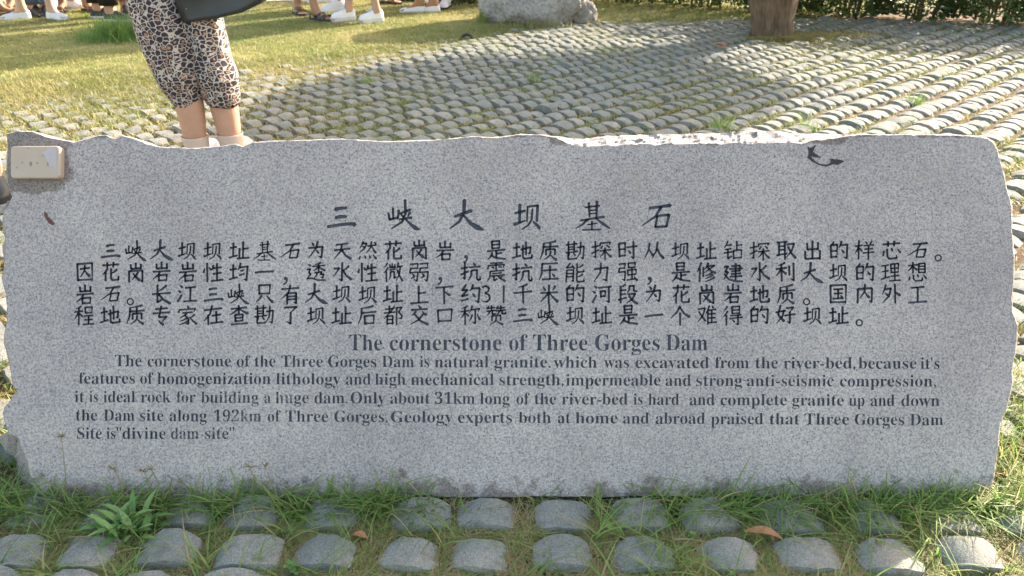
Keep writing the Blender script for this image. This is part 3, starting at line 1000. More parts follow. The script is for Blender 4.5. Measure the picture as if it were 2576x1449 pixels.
for li, (ln, b0, b1) in enumerate(((L1, 921, 928), (L2, 965, 973), (L3, 1011.5, 1022), (L4, 1058, 1070), (L5, 1104, 1106))):
    for t, a, b in ln:
        m_ = (a + b) / 2
        add_word(t, a, b, b0 + (b1 - b0) * (m_ - 190) / 2180, 28.5, worn=(t, li) in FADE)

# front face: triangulate with the lettering cut out of it
gV, gF = [], []
for nm, lb, wn, pts, polys in CARVE:
    o_ = len(gV)
    gV += [(p[0], p[1]) for p in pts]
    gF += [tuple(o_ + q_ for q_ in pl) for pl in polys]
edge_cnt = {}
for f in gF:
    for a, b in zip(f, f[1:] + f[:1]):
        k = (a, b) if a < b else (b, a)
        edge_cnt[k] = edge_cnt.get(k, 0) + 1
bE = [k for k, v in edge_cnt.items() if v == 1]
used_ = sorted({v for e in bE for v in e})
remap = {v: k for k, v in enumerate(used_)}
nf = len(front)
cV = [Vector((p.x, p.y)) for p in front] + [Vector(gV[v]) for v in used_]
cE = [(k, (k + 1) % nf) for k in range(nf)] + [(remap[a] + nf, remap[b] + nf) for a, b in bE]
# a coarse grid of inner points keeps the triangles well shaped and carries the stain mask
grid_pts = []
for gx_ in np.arange(30, 2545, 26):
    for gy_ in np.arange(350, 1250, 26):
        grid_pts.append((gx_ + rnd.uniform(-3, 3), gy_ + rnd.uniform(-3, 3)))
outline = np.array([(p.x, p.y) for p in front])


def inside(P, poly):
    P = np.asarray(P)
    c = np.zeros(len(P), bool)
    j_ = len(poly) - 1
    for i2 in range(len(poly)):
        xi, yi = poly[i2]
        xj, yj = poly[j_]
        with np.errstate(divide='ignore', invalid='ignore'):
            c ^= ((yi > P[:, 1]) != (yj > P[:, 1])) & (P[:, 0] < (xj - xi) * (P[:, 1] - yi) / (yj - yi + 1e-12) + xi)
        j_ = i2
    return c


gp = np.array(grid_pts)
gp = gp[inside(gp, outline)]
cV += [Vector(p) for p in gp]
oV, oE, oF, _, _, _ = delaunay_2d_cdt(cV, cE, [], 0, 1e-4)
A = np.array([(v.x, v.y) for v in oV])
T = np.array(oF)
cen = A[T].mean(axis=1)
keep = inside(cen, outline)
bvh = BVHTree.FromPolygons([Vector((v[0], v[1], 0)) for v in gV], [f for f in gF], all_triangles=False)
for k in np.nonzero(keep)[0]:
    if bvh.ray_cast(Vector((cen[k][0], cen[k][1], 1)), Vector((0, 0, -1)), 2)[0] is not None: keep[k] = False
T = T[keep]
FW = [slab(x, y) for x, y in A]


def stain(x, y):
    d = max(abs(x - 98) / 86, abs(y - 412) / 70)
    v = 0.62 - max(0, d - 0.92) * 2.6
    v2 = 0.56 - abs(y - 340) / 60 if x < 400 else 0
    if y > 360 and x < 60: v2 = max(v2, 0.56 - (x - 15) / 60 - max(0, y - 470) / 60)
    top = 0.42 - (y - (346 if not 1390 < x < 2130 else 362)) / 40
    foot = 0.50 - (1250 - y) / 330 + 0.0
    return max(0, v, v2, top if y > 300 else 0, foot)


me = bpy.data.meshes.new('carved_face')
me.from_pydata([tuple(v) for v in FW], [], [tuple(t[::-1]) for t in T])
me.update()
if me.polygons and me.polygons[0].normal.y > 0: me.flip_normals()
sa = me.attributes.new('stain', 'FLOAT', 'POINT')
sa.data.foreach_set('value', np.array([stain(x, y) for x, y in A], dtype=np.float32))
link('carved_face', me, M_GRAN, stone, smooth=False)

# grooves: a floor set back behind the face and walls up to it
DEP = 0.0022
for nm, lb, wn, pts, polys in CARVE:
    ec = {}
    for f in polys:
        for a, b in zip(f, f[1:] + f[:1]):
            k = (a, b) if a < b else (b, a)
            ec[k] = ec.get(k, 0) + 1
    n0 = len(pts)
    dep = DEP * (1.5 if nm == 'carved_character' else 1.0)
    vs = [slab(x, y, dep) for x, y in pts] + [slab(x, y, 0) for x, y in pts]
    fs = [tuple(f) for f in polys] + [(a, b, b + n0, a + n0) for (a, b), c in ec.items() if c == 1]
    link(nm, mesh(nm, vs, fs), M_WORN if wn else M_PAINT, stone, smooth=False)

# broken edge, sides and back
rowsP = []
sub = 6
for r_ in range(sub + 1):
    t = r_ / sub
    row = []
    for k in range(n_):
        f_, s_ = front[k], ring[k]
        w_ = 1.0 if (f_ - s_).length > 6 else 0.35
        dmax = 0.045 if (f_ - s_).length > 6 else 0.014
        x, y = f_.x + (s_.x - f_.x) * t, f_.y + (s_.y - f_.y) * t
        dd = dmax * t
        if 0 < r_ < sub:
            nn = fbm((x * .03, y * .03, t * 2), 1.0) * w_
            nn += 0.5 * fbm((x * .15, y * .15, t * 5), 1.0) * w_
            dd += nn * 0.009
            y += nn * 2.2 * w_
        row.append(slab(x, y, max(0, dd), True) if r_ else slab(f_.x, f_.y, 0))
    rowsP.append(row)
for r_, dep in enumerate((0.07, 0.10, 0.135, 0.165, 0.175)):
    row = []
    for k in range(n_):
        s_, nr = ring[k], nrm[k]
        p = slab(s_.x, s_.y, dep, False)
        o_ = 6.0
        if s_.x > 2500 and 560 < s_.y < 735: o_ = 34 * math.sin((s_.y - 560) / 175 * PI) + 8
        if s_.x < 60 and 520 < s_.y < 760: o_ = 60
        if s_.x < 100 and s_.y > 1085: o_ = 95
        if s_.x > 2480 and 740 < s_.y < 1000: o_ = 22
        if r_ == 4: o_ -= 25
        nn = fbm((s_.x * .012, s_.y * .012, dep * 30), 1.0)
        o_ += nn * 14
        if s_.y < 385 and 20 < s_.x < 2480: o_ = min(o_, 4) - r_ * 3
        q_ = slab(s_.x + nr.x * o_, s_.y + nr.y * o_, dep, False)
        row.append(q_)
    rowsP.append(row)
me = grid_mesh('rough_sides', rowsP, wrap_u=True)
bm = bmesh.new()
bm.from_mesh(me)
bm.verts.ensure_lookup_table()
last = [bm.verts[(len(rowsP) - 1) * n_ + k] for k in range(n_)]
bm.faces.new(last)
bmesh.ops.recalc_face_normals(bm, faces=bm.faces)
bm.to_mesh(me)
bm.free()
link('rough_sides', me, M_RAW, stone, smooth=False)


def flat_patch(name, pts, th, mat, parent, dep0=0.0, jit=0.0):
    """thin raised patch on the stone's face, outline in px"""
    P = [Vector(p) for p in pts]
    Q = []
    for k in range(len(P)):
        a, b = P[k], P[(k + 1) % len(P)]
        m_ = max(1, int((b - a).length / 2.5))
        for t in range(m_):
            v = a.lerp(b, t / m_)
            Q.append(v + Vector((noise.noise(Vector((v.x * .3, v.y * .3, 0))), noise.noise(Vector((v.x * .3, v.y * .3, 5))))) * jit)
    from mathutils.geometry import tessellate_polygon
    n0 = len(Q)
    tr = tessellate_polygon([[Vector((q_.x, q_.y, 0)) for q_ in Q]])
    vs = [slab(q_.x, q_.y, dep0 - th) for q_ in Q] + [slab(q_.x, q_.y, dep0 + 0.0005) for q_ in Q]
    fs = [tuple(t) for t in tr] + [(k, (k + 1) % n0, (k + 1) % n0 + n0, k + n0) for k in range(n0)]
    return link(name, mesh(name, vs, fs), mat, parent, smooth=False)


def c3p(L): return [(1717 + a / 3.0, b / 3.0) for a, b in L]


flat_patch('tar_mark', c3p([(945, 1105), (958, 1118), (1005, 1095), (992, 1130), (984, 1145), (1000, 1160), (1022, 1172), (1048, 1192), (1005, 1186), (970, 1180), (978, 1196),
                            (1002, 1218), (1040, 1238), (1080, 1242), (1108, 1234), (1120, 1224), (1112, 1196), (1150, 1202), (1190, 1206), (1222, 1217), (1175, 1244),
                            (1138, 1240), (1085, 1258), (1030, 1246), (978, 1218), (942, 1192), (952, 1160)]), 0.0008, M_TAR, stone, jit=1.6)
flat_patch('rust_mark', [(112, 533), (118, 535), (121, 545), (130, 553), (137, 562), (133, 567), (124, 562), (116, 551), (112, 541)], 0.001, M_RUST, stone, jit=1.0)
flat_patch('crack', [(2541, 700), (2542, 701), (2530, 755), (2521, 792), (2520, 791), (2529, 752)], 0.0002, M_HOLE, stone)

# the beige box on the top left corner
bx = empty('junction_box', slab(98, 450, 0), label='small beige plastic box with rounded corners fixed on the top left corner of the stone', cat='box')


def rounded(x0, y0, x1, y1, r, n=5):
    out = []
    for cx, cy, a0 in ((x1 - r, y0 + r, -90), (x1 - r, y1 - r, 0), (x0 + r, y1 - r, 90), (x0 + r, y0 + r, 180)):
        for k in range(n + 1):
            a = R(a0 + 90 * k / n)
            out.append((cx + r * math.cos(a), cy + r * math.sin(a)))
    return out


rings = []
for inset, dep in ((0, 0.001), (0, -0.0125), (0.6, -0.0140), (2.0, -0.0152), (4.5, -0.0157)):
    rings.append([slab(CX + (x - CX) * 1.0, y, dep) for x, y in rounded(39 + inset, 370.5 + inset, 162 - inset, 452 - inset, 9 - inset * .7)])
me = grid_mesh('cover', rings, wrap_u=True)
bm = bmesh.new(); bm.from_mesh(me); bm.verts.ensure_lookup_table()
bm.faces.new([bm.verts[4 * 24 + k] for k in range(24)])
bmesh.ops.recalc_face_normals(bm, faces=bm.faces)
bm.to_mesh(me); bm.free()
link('cover', me, M_BOX, bx, smooth=False)
bd = -0.0157
kx = lambda x: 39 + (x - 33) * (1.0)
flat_patch('peeled_patch', [(kx(a), b) for a, b in [(127, 376), (146, 376), (148, 380), (148, 436), (144, 443), (139, 442), (145, 438), (144, 425), (137, 422), (130, 425),
                                                  (126, 410), (121, 402), (120, 397), (112, 391), (115, 387), (124, 382)]], 0.0003, M_PEEL, bx, bd, 0.8)
for pl in ([(112, 390), (116, 393), (118, 397), (115, 396)], [(125, 411), (129, 414), (129, 421), (126, 421)], [(98, 412), (102, 411), (103, 415), (99, 416)],
           [(81, 411), (87, 410), (88, 418), (84, 422), (81, 417)], [(62, 411), (65, 411), (65, 414), (62, 414)], [(48, 423), (51, 423), (51, 426), (48, 426)],
           [(77, 375), (80, 375), (80, 378), (77, 378)]):
    flat_patch('dark_speck', [(kx(a), b) for a, b in pl], 0.0004, M_HOLE, bx, bd, 0.3)


# ------------------------------------------------------------------ grass
def blades(name, P, L, W, az, bend, tint, mat, seg=4, droop=0.35, **k):
    N = len(P)
    P = np.asarray(P, dtype=np.float64)
    t = np.linspace(0, 1, seg + 1)
    hor = bend[:, None] * (t ** 1.6)[None, :] * L[:, None]
    up = L[:, None] * (t[None, :] - (droop * np.clip(bend, 0, 2))[:, None] * (t ** 2.4)[None, :])
    dx, dy = np.cos(az)[:, None], np.sin(az)[:, None]
    curl = rng.normal(0, 0.12, N)[:, None] * (t ** 2)[None, :] * L[:, None]
    X = P[:, 0:1] + dx * hor - dy * curl
    Y = P[:, 1:2] + dy * hor + dx * curl
    Z = P[:, 2:3] + np.maximum(up, -0.02)
    wa = az + PI / 2 + rng.normal(0, 0.5, N)
    prof = (1 - t ** 1.5) * 0.95 + 0.05
    hw = W[:, None] * 0.5 * prof[None, :]
    ax, ay = np.cos(wa)[:, None], np.sin(wa)[:, None]
    A1 = np.stack([X - ax * hw, Y - ay * hw, Z], 2)
    A2 = np.stack([X + ax * hw, Y + ay * hw, Z + hw * 0.3], 2)
    Vv = np.stack([A1, A2], 2).reshape(-1, 3)
    base = (np.arange(N) * (seg + 1) * 2)[:, None]
    s_ = np.arange(seg)[None, :] * 2
    q_ = np.stack([base + s_, base + s_ + 1, base + s_ + 3, base + s_ + 2], 2).reshape(-1)
    me_ = np_mesh(name, Vv, q_, np.full(N * seg, 4), {'tint': np.repeat(tint, (seg + 1) * 2)})
    return link(name, me_, mat, **k)


def gz(P):
    return soil_z(P[:, 0], P[:, 1])


def front_density(x, y):
    """where the tufts of the front strip stand, as in the photograph"""
    px = x * F / (y * cs + sn) + CX
    band = np.exp(-((y - 1.10) / 0.018) ** 2)
    prof = np.interp(px, [0, 150, 330, 520, 640, 800, 950, 1050, 1120, 1300, 1500, 1640, 1780, 1900, 2100, 2400, 2600],
                     [1.0, 1.0, 1.0, .7, .8, 1.0, 1.0, .35, .12, .12, .15, .3, .75, .9, 1.0, 1.0, 1.0])
    return band * prof


# tall strip along the foot of the stone, growing in clumps
pos = []
cl = []
while len(cl) < 300:
    x = rnd.uniform(-1.25, 1.25); y = rnd.uniform(1.055, 1.135)
    if rnd.random() < front_density(x, y): cl.append((x, y))
P, Ls, AZs, Bs, Ts, Ws = [], [], [], [], [], []
for x, y in cl:
    n1 = rnd.randint(8, 17)
    h = rnd.uniform(0.035, 0.09)
    tt = rnd.uniform(0.0, 0.5)
    for _ in range(n1):
        P.append((x + rnd.gauss(0, .014), y + rnd.gauss(0, .010), -0.016))
        Ls.append(h * rnd.uniform(.6, 1.25)); Bs.append(rnd.uniform(.3, 1.7)); AZs.append(rnd.uniform(0, 2 * PI) if rnd.random() < .6 else rnd.gauss(-PI / 2, 1.3) )
        Ts.append(min(1, max(0, tt + rnd.gauss(0, .12) + (0.55 if rnd.random() < .10 else 0)))); Ws.append(rnd.uniform(.0028, .0052))
blades('grass', P, np.array(Ls), np.array(Ws), np.array(AZs), np.array(Bs), np.array(Ts), M_GRASS, 6, kind='stuff', label='long green grass along the foot of the inscribed stone', cat='grass')


def stone_mask_front(x, y):
    for s_ in FS:
        if abs(x - s_[0]) < 0.048 and abs(y - s_[1]) < 0.031: return True
    return False


FS = [s_ for s_ in spots if s_[1] < 1.15 and abs(s_[0]) < 1.2]
# sprigs, short turf and straw between the front stones
P, Ls, AZs, Bs, Ts, Ws = [], [], [], [], [], []
tries = 0
while len(P) < 42000 and tries < 300000:
    tries += 1
    x = rnd.uniform(-1.25, 1.25); y = rnd.uniform(0.82, 1.14)
    if abs(x) > (y * cs + sn) * .68: continue
    if stone_mask_front(x, y): continue
    dn = noise.noise(Vector((x * 7, y * 12, 1))) + noise.noise(Vector((x * 2.2, y * 4, 6)))
    if dn < -0.2 and rnd.random() < .6: continue
    if 1.07 < y < 1.24 and -0.22 < x < 0.38 and rnd.random() < .8: continue
    straw = rnd.random() < (0.5 if dn > -.2 else .85)
    P.append((x, y, -0.02))
    Ls.append(rnd.uniform(.012, .03) if not straw else rnd.uniform(.015, .04))
    Bs.append(rnd.uniform(.4, 1.5) if not straw else rnd.uniform(1.5, 3.0))
    AZs.append(rnd.uniform(0, 2 * PI)); Ws.append(rnd.uniform(.0018, .0034) if not straw else .0019)
    Ts.append(rnd.uniform(.74, 1) if straw else min(1, max(0, 0.38 + dn * .25 + rnd.gauss(0, .15))))
blades('grass', P, np.array(Ls), np.array(Ws), np.array(AZs), np.array(Bs), np.array(Ts), M_GRASS, 4, kind='stuff', label='short turf and straw between the front paving stones', cat='grass')
# loose longer blades arching over the front stones
P, Ls, AZs, Bs, Ts, Ws = [], [], [], [], [], []
cl = [(-.39, 1.02), (-.13, 1.01), (.15, 1.03), (.46, 1.02), (.63, 1.02), (-.86, 1.0), (-.62, .99), (.02, .93), (.30, .93), (.80, .95), (.9, .90), (.50, .90), (-.30, .90),
      (-.70, .91), (.70, .89), (-.45, 1.12), (.22, 1.14), (.36, 1.14), (.05, 1.13), (.94, 1.1), (1.0, 1.0)] + [(rnd.uniform(-1.05, 1.1), rnd.uniform(.84, 1.12)) for _ in range(70)]
for x, y in cl:
    for _ in range(1000):
        if not stone_mask_front(x, y): break
        x += rnd.gauss(0, .01); y += rnd.gauss(0, .01)
    for _ in range(rnd.randint(5, 13)):
        P.append((x + rnd.gauss(0, .009), y + rnd.gauss(0, .006), -0.018))
        Ls.append(rnd.uniform(.035, .095)); Bs.append(rnd.uniform(.5, 1.9)); AZs.append(rnd.uniform(0, 2 * PI)); Ws.append(rnd.uniform(.0026, .0046))
        Ts.append(min(1, max(0, rnd.gauss(.33, .16) + (.45 if rnd.random() < .15 else 0))))
blades('grass', P, np.array(Ls), np.array(Ws), np.array(AZs), np.array(Bs), np.array(Ts), M_GRASS, 6, kind='stuff', label='loose arching blades growing from the joints of the front stones', cat='grass')

# sunny grass to the right of the stone, weeds at its lower left
P, Ls, AZs, Bs, Ts, Ws = [], [], [], [], [], []
for _ in range(4200):
    if rnd.random() < .8: x, y = rnd.uniform(.93, 1.35), rnd.uniform(1.1, 1.55)
    else: x, y = rnd.uniform(-1.35, -.93), rnd.uniform(1.12, 1.42)
    P.append((x, y, -0.018)); Ls.append(rnd.uniform(.03, .075)); Bs.append(rnd.uniform(.3, 1.4)); AZs.append(rnd.uniform(0, 2 * PI)); Ws.append(rnd.uniform(.002, .004))
    Ts.append(min(1, max(0, rnd.gauss(.38, .18) + (.4 if rnd.random() < .15 else 0))))
blades('grass', P, np.array(Ls), np.array(Ws), np.array(AZs), np.array(Bs), np.array(Ts), M_GRASS, 5, kind='stuff', label='grass beside both ends of the inscribed stone', cat='grass')

# turf in the joints of the paved field
N = 360000
y = 1.4 + (8.3 - 1.4) * rng.random(N) ** 0.8
x = (rng.random(N) * 2 - 1) * ((y * cs + sn) * 0.66 + 0.6)
rel = np.stack([x - org.x, y - org.y], 1)
ca = rel @ (np.array(e1) / 0.0925 ** 2)
cb = rel @ (np.array(e2) / 0.137 ** 2)
fa, fb = np.abs(ca - np.round(ca)), np.abs(cb - np.round(cb))
joint = (fa > 0.33) | (fb > 0.36)
ns = np.array([noise.noise(Vector((a, b, 2))) + 0.7 * noise.noise(Vector((a * 3.3, b * 3.3, 5))) for a, b in zip(x * 1.1, y * 1.1)])
left = np.clip((-x + 0.2) / 2.4, 0, 1) * np.clip((y - 2.2) / 1.6, 0, 1)
law = lawn_amount(x, y)
hid = (np.abs(x) < 0.97) & (y < 1.5)
dens = np.clip(0.5 + 0.9 * ns + 0.8 * left, 0.12, 1)
on_stone_ok = rng.random(N) < 0.05 + 0.5 * left * np.clip((y - 2.4) / 1.8, 0, 1)
ok = (~hid) & (joint | on_stone_ok) & (rng.random(N) < dens) & (law < 0.9)
ok &= ~((x > 0.8) & (y > np.interp(x, [0.8, 2.2, 4.1, 6], [7.4, 7.4, 6.95, 6.5])))
x, y, ns, left = x[ok], y[ok], ns[ok], left[ok]
n1 = len(x)
P = np.stack([x, y, soil_z(x, y) - 0.002], 1)
big = (rng.random(n1) < 0.05)
L = rng.uniform(.020, .042, n1) * (1 + 0.5 * np.clip(ns, 0, 1)) + big * .02
tint = np.clip(0.50 - 0.25 * ns + rng.normal(0, .2, n1) + 0.06 * left, 0, 1)
blades('grass', P, L, rng.uniform(.003, .0055, n1), rng.uniform(0, 2 * PI, n1), rng.uniform(.4, 1.8, n1), tint, M_LAWN, 2, kind='stuff', label='yellowish turf in the joints of the paved field', cat='grass')

# scattered stronger sprigs in the paved field
P, Ls, AZs, Bs, Ts, Ws = [], [], [], [], [], []
for _ in range(420):
    y_ = 1.5 + 4.6 * rnd.random() ** .9
    x_ = rnd.uniform(-1, 1) * ((y_ * cs + sn) * .66)
    if lawn_amount(x_, y_) > .8: continue
    if noise.noise(Vector((x_ * 1.1, y_ * 1.1, 2))) < -.15: continue
    a_ = math.floor((x_ - org.x) * e1.x / .0925 ** 2 + (y_ - org.y) * e1.y / .0925 ** 2) + .5
    b_ = ((x_ - org.x) * e2.x + (y_ - org.y) * e2.y) / .137 ** 2
    x_, y_ = org.x + e1.x * a_ + e2.x * b_, org.y + e1.y * a_ + e2.y * b_
    for _ in range(rnd.randint(8, 26)):
        P.append((x_ + rnd.gauss(0, .03), y_ + rnd.gauss(0, .018), -.016))
        Ls.append(rnd.uniform(.02, .05)); Bs.append(rnd.uniform(.4, 1.6)); AZs.append(rnd.uniform(0, 2 * PI)); Ws.append(rnd.uniform(.003, .005))
        Ts.append(min(1, max(0, rnd.gauss(.38, .18))))
blades('grass', P, np.array(Ls), np.array(Ws), np.array(AZs), np.array(Bs), np.array(Ts), M_GRASS, 3, kind='stuff', label='green sprigs scattered through the joints of the paved field', cat='grass')

# lawn at the far left and back
N = 260000
y = rng.uniform(3.6, 8.5, N)
x = rng.uniform(-6.2, 3.6, N)
law = lawn_amount(x, y)
ok = (rng.random(N) < law ** 1.3) & (np.abs(x) < (y * cs + sn) * .68 + .8)
x, y = x[ok], y[ok]
n1 = len(x)
ns = np.array([noise.noise(Vector((a, b, 2))) + .6 * noise.noise(Vector((a * 4, b * 4, 5))) for a, b in zip(x * 1.3, y * 1.3)])
P = np.stack([x, y, soil_z(x, y) - 0.002], 1)
ns = ns + .5 * np.array([noise.noise(Vector((a * 1.3, b * 2.6, 9))) for a, b in zip(x * 5, y * 5)])
keepb = rng.random(n1) > np.clip(ns * 1.1 - .1, 0, .85)
x, y, ns, P = x[keepb], y[keepb], ns[keepb], P[keepb]
n1 = len(x)
tint = np.clip(.46 + .5 * ns + rng.normal(0, .16, n1), 0, 1)
blades('grass', P, rng.uniform(.014, .030, n1), rng.uniform(.003, .0055, n1), rng.uniform(0, 2 * PI, n1), rng.uniform(.3, 1.4, n1), tint, M_LAWN, 2, kind='stuff', label='short sunlit lawn beyond the paved field', cat='grass')

# individual tufts in the paved field (px, py, height, blades)
TUFTS = [(920, 207, .07, 90, 'bright grass tuft among shaded stones left of the middle of the field'),
         (1340, 202, .09, 50, 'loose grass tuft in the middle of the shaded paving'),
         (1812, 322, .11, 60, 'grass tuft with long blades right behind the top edge of the stone'),
         (2035, 322, .07, 90, 'dense green grass tuft behind the stone right of the tree shadow'),
         (2300, 255, .08, 90, 'sunlit grass tuft among the ridges of paving on the right'),
         (640, 300, .04, 50, 'small green tuft beside the right calf of the woman in leopard print'),
         (1480, 320, .05, 60, 'low grass tuft just behind the middle of the stone'),
         (2020, 300, .10, 16, 'pale thin plant sticking out of sunlit paving')]
for px, py, h, nb, lb in TUFTS:
    c = at(px, py)
    rr = .028
    P = np.stack([c.x + rng.normal(0, rr, nb), c.y + rng.normal(0, rr, nb), np.full(nb, -.018)], 1)
    blades('grass_tuft', P, rng.uniform(.5, 1.1, nb) * h, rng.uniform(.003, .005, nb), rng.uniform(0, 2 * PI, nb), rng.uniform(.2, 1.1, nb),
           np.clip(rng.normal(.3, .15, nb), 0, 1), M_GRASS, 4, label=lb, cat='grass tuft', group='grass tufts in the paved field')
c = at(292, 100)
nb = 1500
P = np.stack([c.x + 0.04 + rng.normal(0, .14, nb), c.y + 0.08 + rng.normal(0, .13, nb), np.full(nb, -.005)], 1)
rad = np.hypot(P[:, 0] - c.x, P[:, 1] - c.y)
blades('grass_clump', P, rng.uniform(.6, 1.1, nb) * .24 * np.clip(1.1 - rad * 2.0, .3, 1), rng.uniform(.004, .007, nb), rng.uniform(0, 2 * PI, nb), rng.uniform(.2, 1.0, nb),
       np.clip(rng.normal(.22, .14, nb), 0, 1), M_GRASS, 4, label='dark green bushy grass clump left of the leopard print trousers', cat='grass clump')

# tall thin stalks in front of the stone
for px, top, n1, lb in ((1845, 1065, 3, 'tall thin grass stalks in front of the last text lines right of the middle'),
                        (1308, 1150, 1, 'single upright grass blade before the foot of the stone in the middle'),
                        (1745, 1165, 3, 'broad grass blades leaning right before the foot of the stone')):
    c = at(px, 1262)
    hh = (1262 - top) / F * 1.35 / cs
    P = np.stack([c.x + rng.normal(0, .006, n1) + np.arange(n1) * .02, c.y + np.zeros(n1), np.full(n1, -.018)], 1)
    blades('grass_stalk', P, np.array([hh * (1 - .25 * k) for k in range(n1)]), np.full(n1, .0042), rng.uniform(-.5, .6, n1) + (0 if n1 > 1 else 1.3),
           rng.uniform(.02, .18, n1) + (.3 if px == 1745 else 0), np.full(n1, .25), M_GRASS, 8, label=lb, cat='grass stalk', group='grass stalks in front of the stone')


# seed heads of the front grass
def seed_head(px, py_top, lb):
    c = at(px, 1235)
    top = slab(px, py_top, -0.05)
    V_, F_ = [], []
    pts = [Vector((c.x - .01, c.y - 0.02, -.01)), Vector(((c.x + top.x) / 2 + .01, c.y - .03, top.z * .6)), top]
    def tube(ps, r0, r1):
        for k in range(len(ps) - 1):
            a, b = ps[k], ps[k + 1]
            d = (b - a).normalized()
            u = d.cross(Vector((0, 1, .2))).normalized()
            v = d.cross(u)
            ra = r0 + (r1 - r0) * k / (len(ps) - 1); rb = r0 + (r1 - r0) * (k + 1) / (len(ps) - 1)
            n0 = len(V_)
            for c_, r_ in ((a, ra), (b, rb)):
                for q_ in range(3):
                    an = q_ * 2 * PI / 3
                    V_.append(c_ + u * math.cos(an) * r_ + v * math.sin(an) * r_)
            for q_ in range(3):
                F_.append((n0 + q_, n0 + (q_ + 1) % 3, n0 + 3 + (q_ + 1) % 3, n0 + 3 + q_))
    tube(pts, .0009, .0006)
    for k in range(9):
        a = rnd.uniform(0, 2 * PI)
        d = Vector((math.cos(a) * .8, math.sin(a) * .4, rnd.uniform(.1, 1))).normalized()
        tube([top, top + d * rnd.uniform(.008, .015)], .0011, .0004)
    me_ = mesh('seed_head', V_, F_)
    at_ = me_.attributes.new('tint', 'FLOAT', 'POINT')
    at_.data.foreach_set('value', np.full(len(V_), .85, dtype=np.float32))
    link('seed_head', me_, M_GRASS, label=lb, cat='grass seed head', group='grass seed heads before the foot of the stone')


for px, py, lb in ((193, 1086, 'pale grass seed head rising over the last line of carved text'), (392, 1170, 'brownish seed head at the lower left of the stone'),
                   (412, 1166, 'smaller seed head touching the brownish one'), (650, 1160, 'seed head on a leaning stem under the divine dam site line'),
                   (686, 1156, 'seed head to the right of the leaning one'), (320, 1165, 'thin seed head above the left grass')):
    seed_head(px, py, lb)


def leaf_mesh(L, W, fold=.25, curl=.3, seg=5):
    V_, F_ = [], []
    for k in range(seg + 1):
        t = k / seg
        w_ = W * math.sin(PI * min(1, t * .93 + .05)) ** .8
        z = curl * L * t * (1 - t) * 1.5
        V_ += [(-w_ / 2, L * t, z + fold * w_ * .5), (0, L * t, z), (w_ / 2, L * t, z + fold * w_ * .5)]
    for k in range(seg):
        for s_ in (0, 1):
            F_.append((k * 3 + s_, k * 3 + s_ + 1, k * 3 + 4 + s_, k * 3 + 3 + s_))
    return V_, F_


def tinted(me_, val):
    at_ = me_.attributes.new('tint', 'FLOAT', 'POINT')
    at_.data.foreach_set('value', np.full(len(me_.vertices), val, dtype=np.float32))
    return me_


def weed(px, py, n1, L, W, lb, elev=(.2, .9), round_=False):
    c = at(px, py)
    root = empty('weed', (c.x, c.y, -.015), label=lb, cat='weed')
    for k in range(n1):
        V_, F_ = leaf_mesh(L * rnd.uniform(.6, 1.15), W * rnd.uniform(.8, 1.2), curl=rnd.uniform(.1, .5))
        M = Matrix.Translation((rnd.gauss(0, L * .25), rnd.gauss(0, L * .2), rnd.uniform(0, .02))) @ Matrix.Rotation(rnd.uniform(0, 2 * PI), 4, 'Z') @ Matrix.Rotation(rnd.uniform(*elev), 4, 'X')
        me_ = tinted(mesh('leaf', [M @ Vector(v) for v in V_], F_), rnd.random())
        link('leaf', me_, M_WEED, root, world=False)


weed(318, 1330, 46, .062, .012, 'broad-leaved green weed growing over the front stones at the left')
weed(1545, 1330, 9, .017, .013, 'small round-leaved weed between front stones right of the middle', (.1, .6))
weed(735, 1428, 22, .014, .009, 'tiny clover-like weed at the bottom edge left of the middle', (.1, .7))
weed(12, 1120, 26, .022, .013, 'leafy weed in the dark gap at the lower left end of the stone', (.3, 1.2))
weed(60, 1170, 20, .020, .010, 'low creeping weed under the lower left corner of the stone', (.1, .9))
weed(1742, 1345, 18, .007, .006, 'dark tiny-leaved weed beside the long dead leaf', (.1, .5))


def dead_leaf(px, py, L, W, rz, mat, lb, z=.004, tilt=.15):
    c = at(px, py)
    V_, F_ = leaf_mesh(L, W, .5, .35, 7)
    M = Matrix.Translation((c.x, c.y, z)) @ Matrix.Rotation(rz, 4, 'Z') @ Matrix.Rotation(tilt, 4, 'X') @ Matrix.Translation((0, -L / 2, 0))
    link('dead_leaf', tinted(mesh('dead_leaf', [M @ Vector(v) for v in V_], F_), rnd.uniform(.3, .9)), mat, label=lb, cat='dead leaf')


dead_leaf(1920, 1352, .066, .019, R(-100), M_DEAD, 'long curled orange-brown dead leaf lying between front paving stones', .004, -.1)
dead_leaf(905, 1347, .026, .014, R(80), M_DEAD, 'small brown dead leaf in the grass left of the middle', -.002)
dead_leaf(1811, 125, .09, .05, R(70), M_ORANGE, 'orange dead leaf on the distant paving below the tree', .02)

# ------------------------------------------------------------------ boulder behind
bo = empty('boulder', at(1350, 62), label='large grey granite boulder standing behind the paved field', cat='boulder')


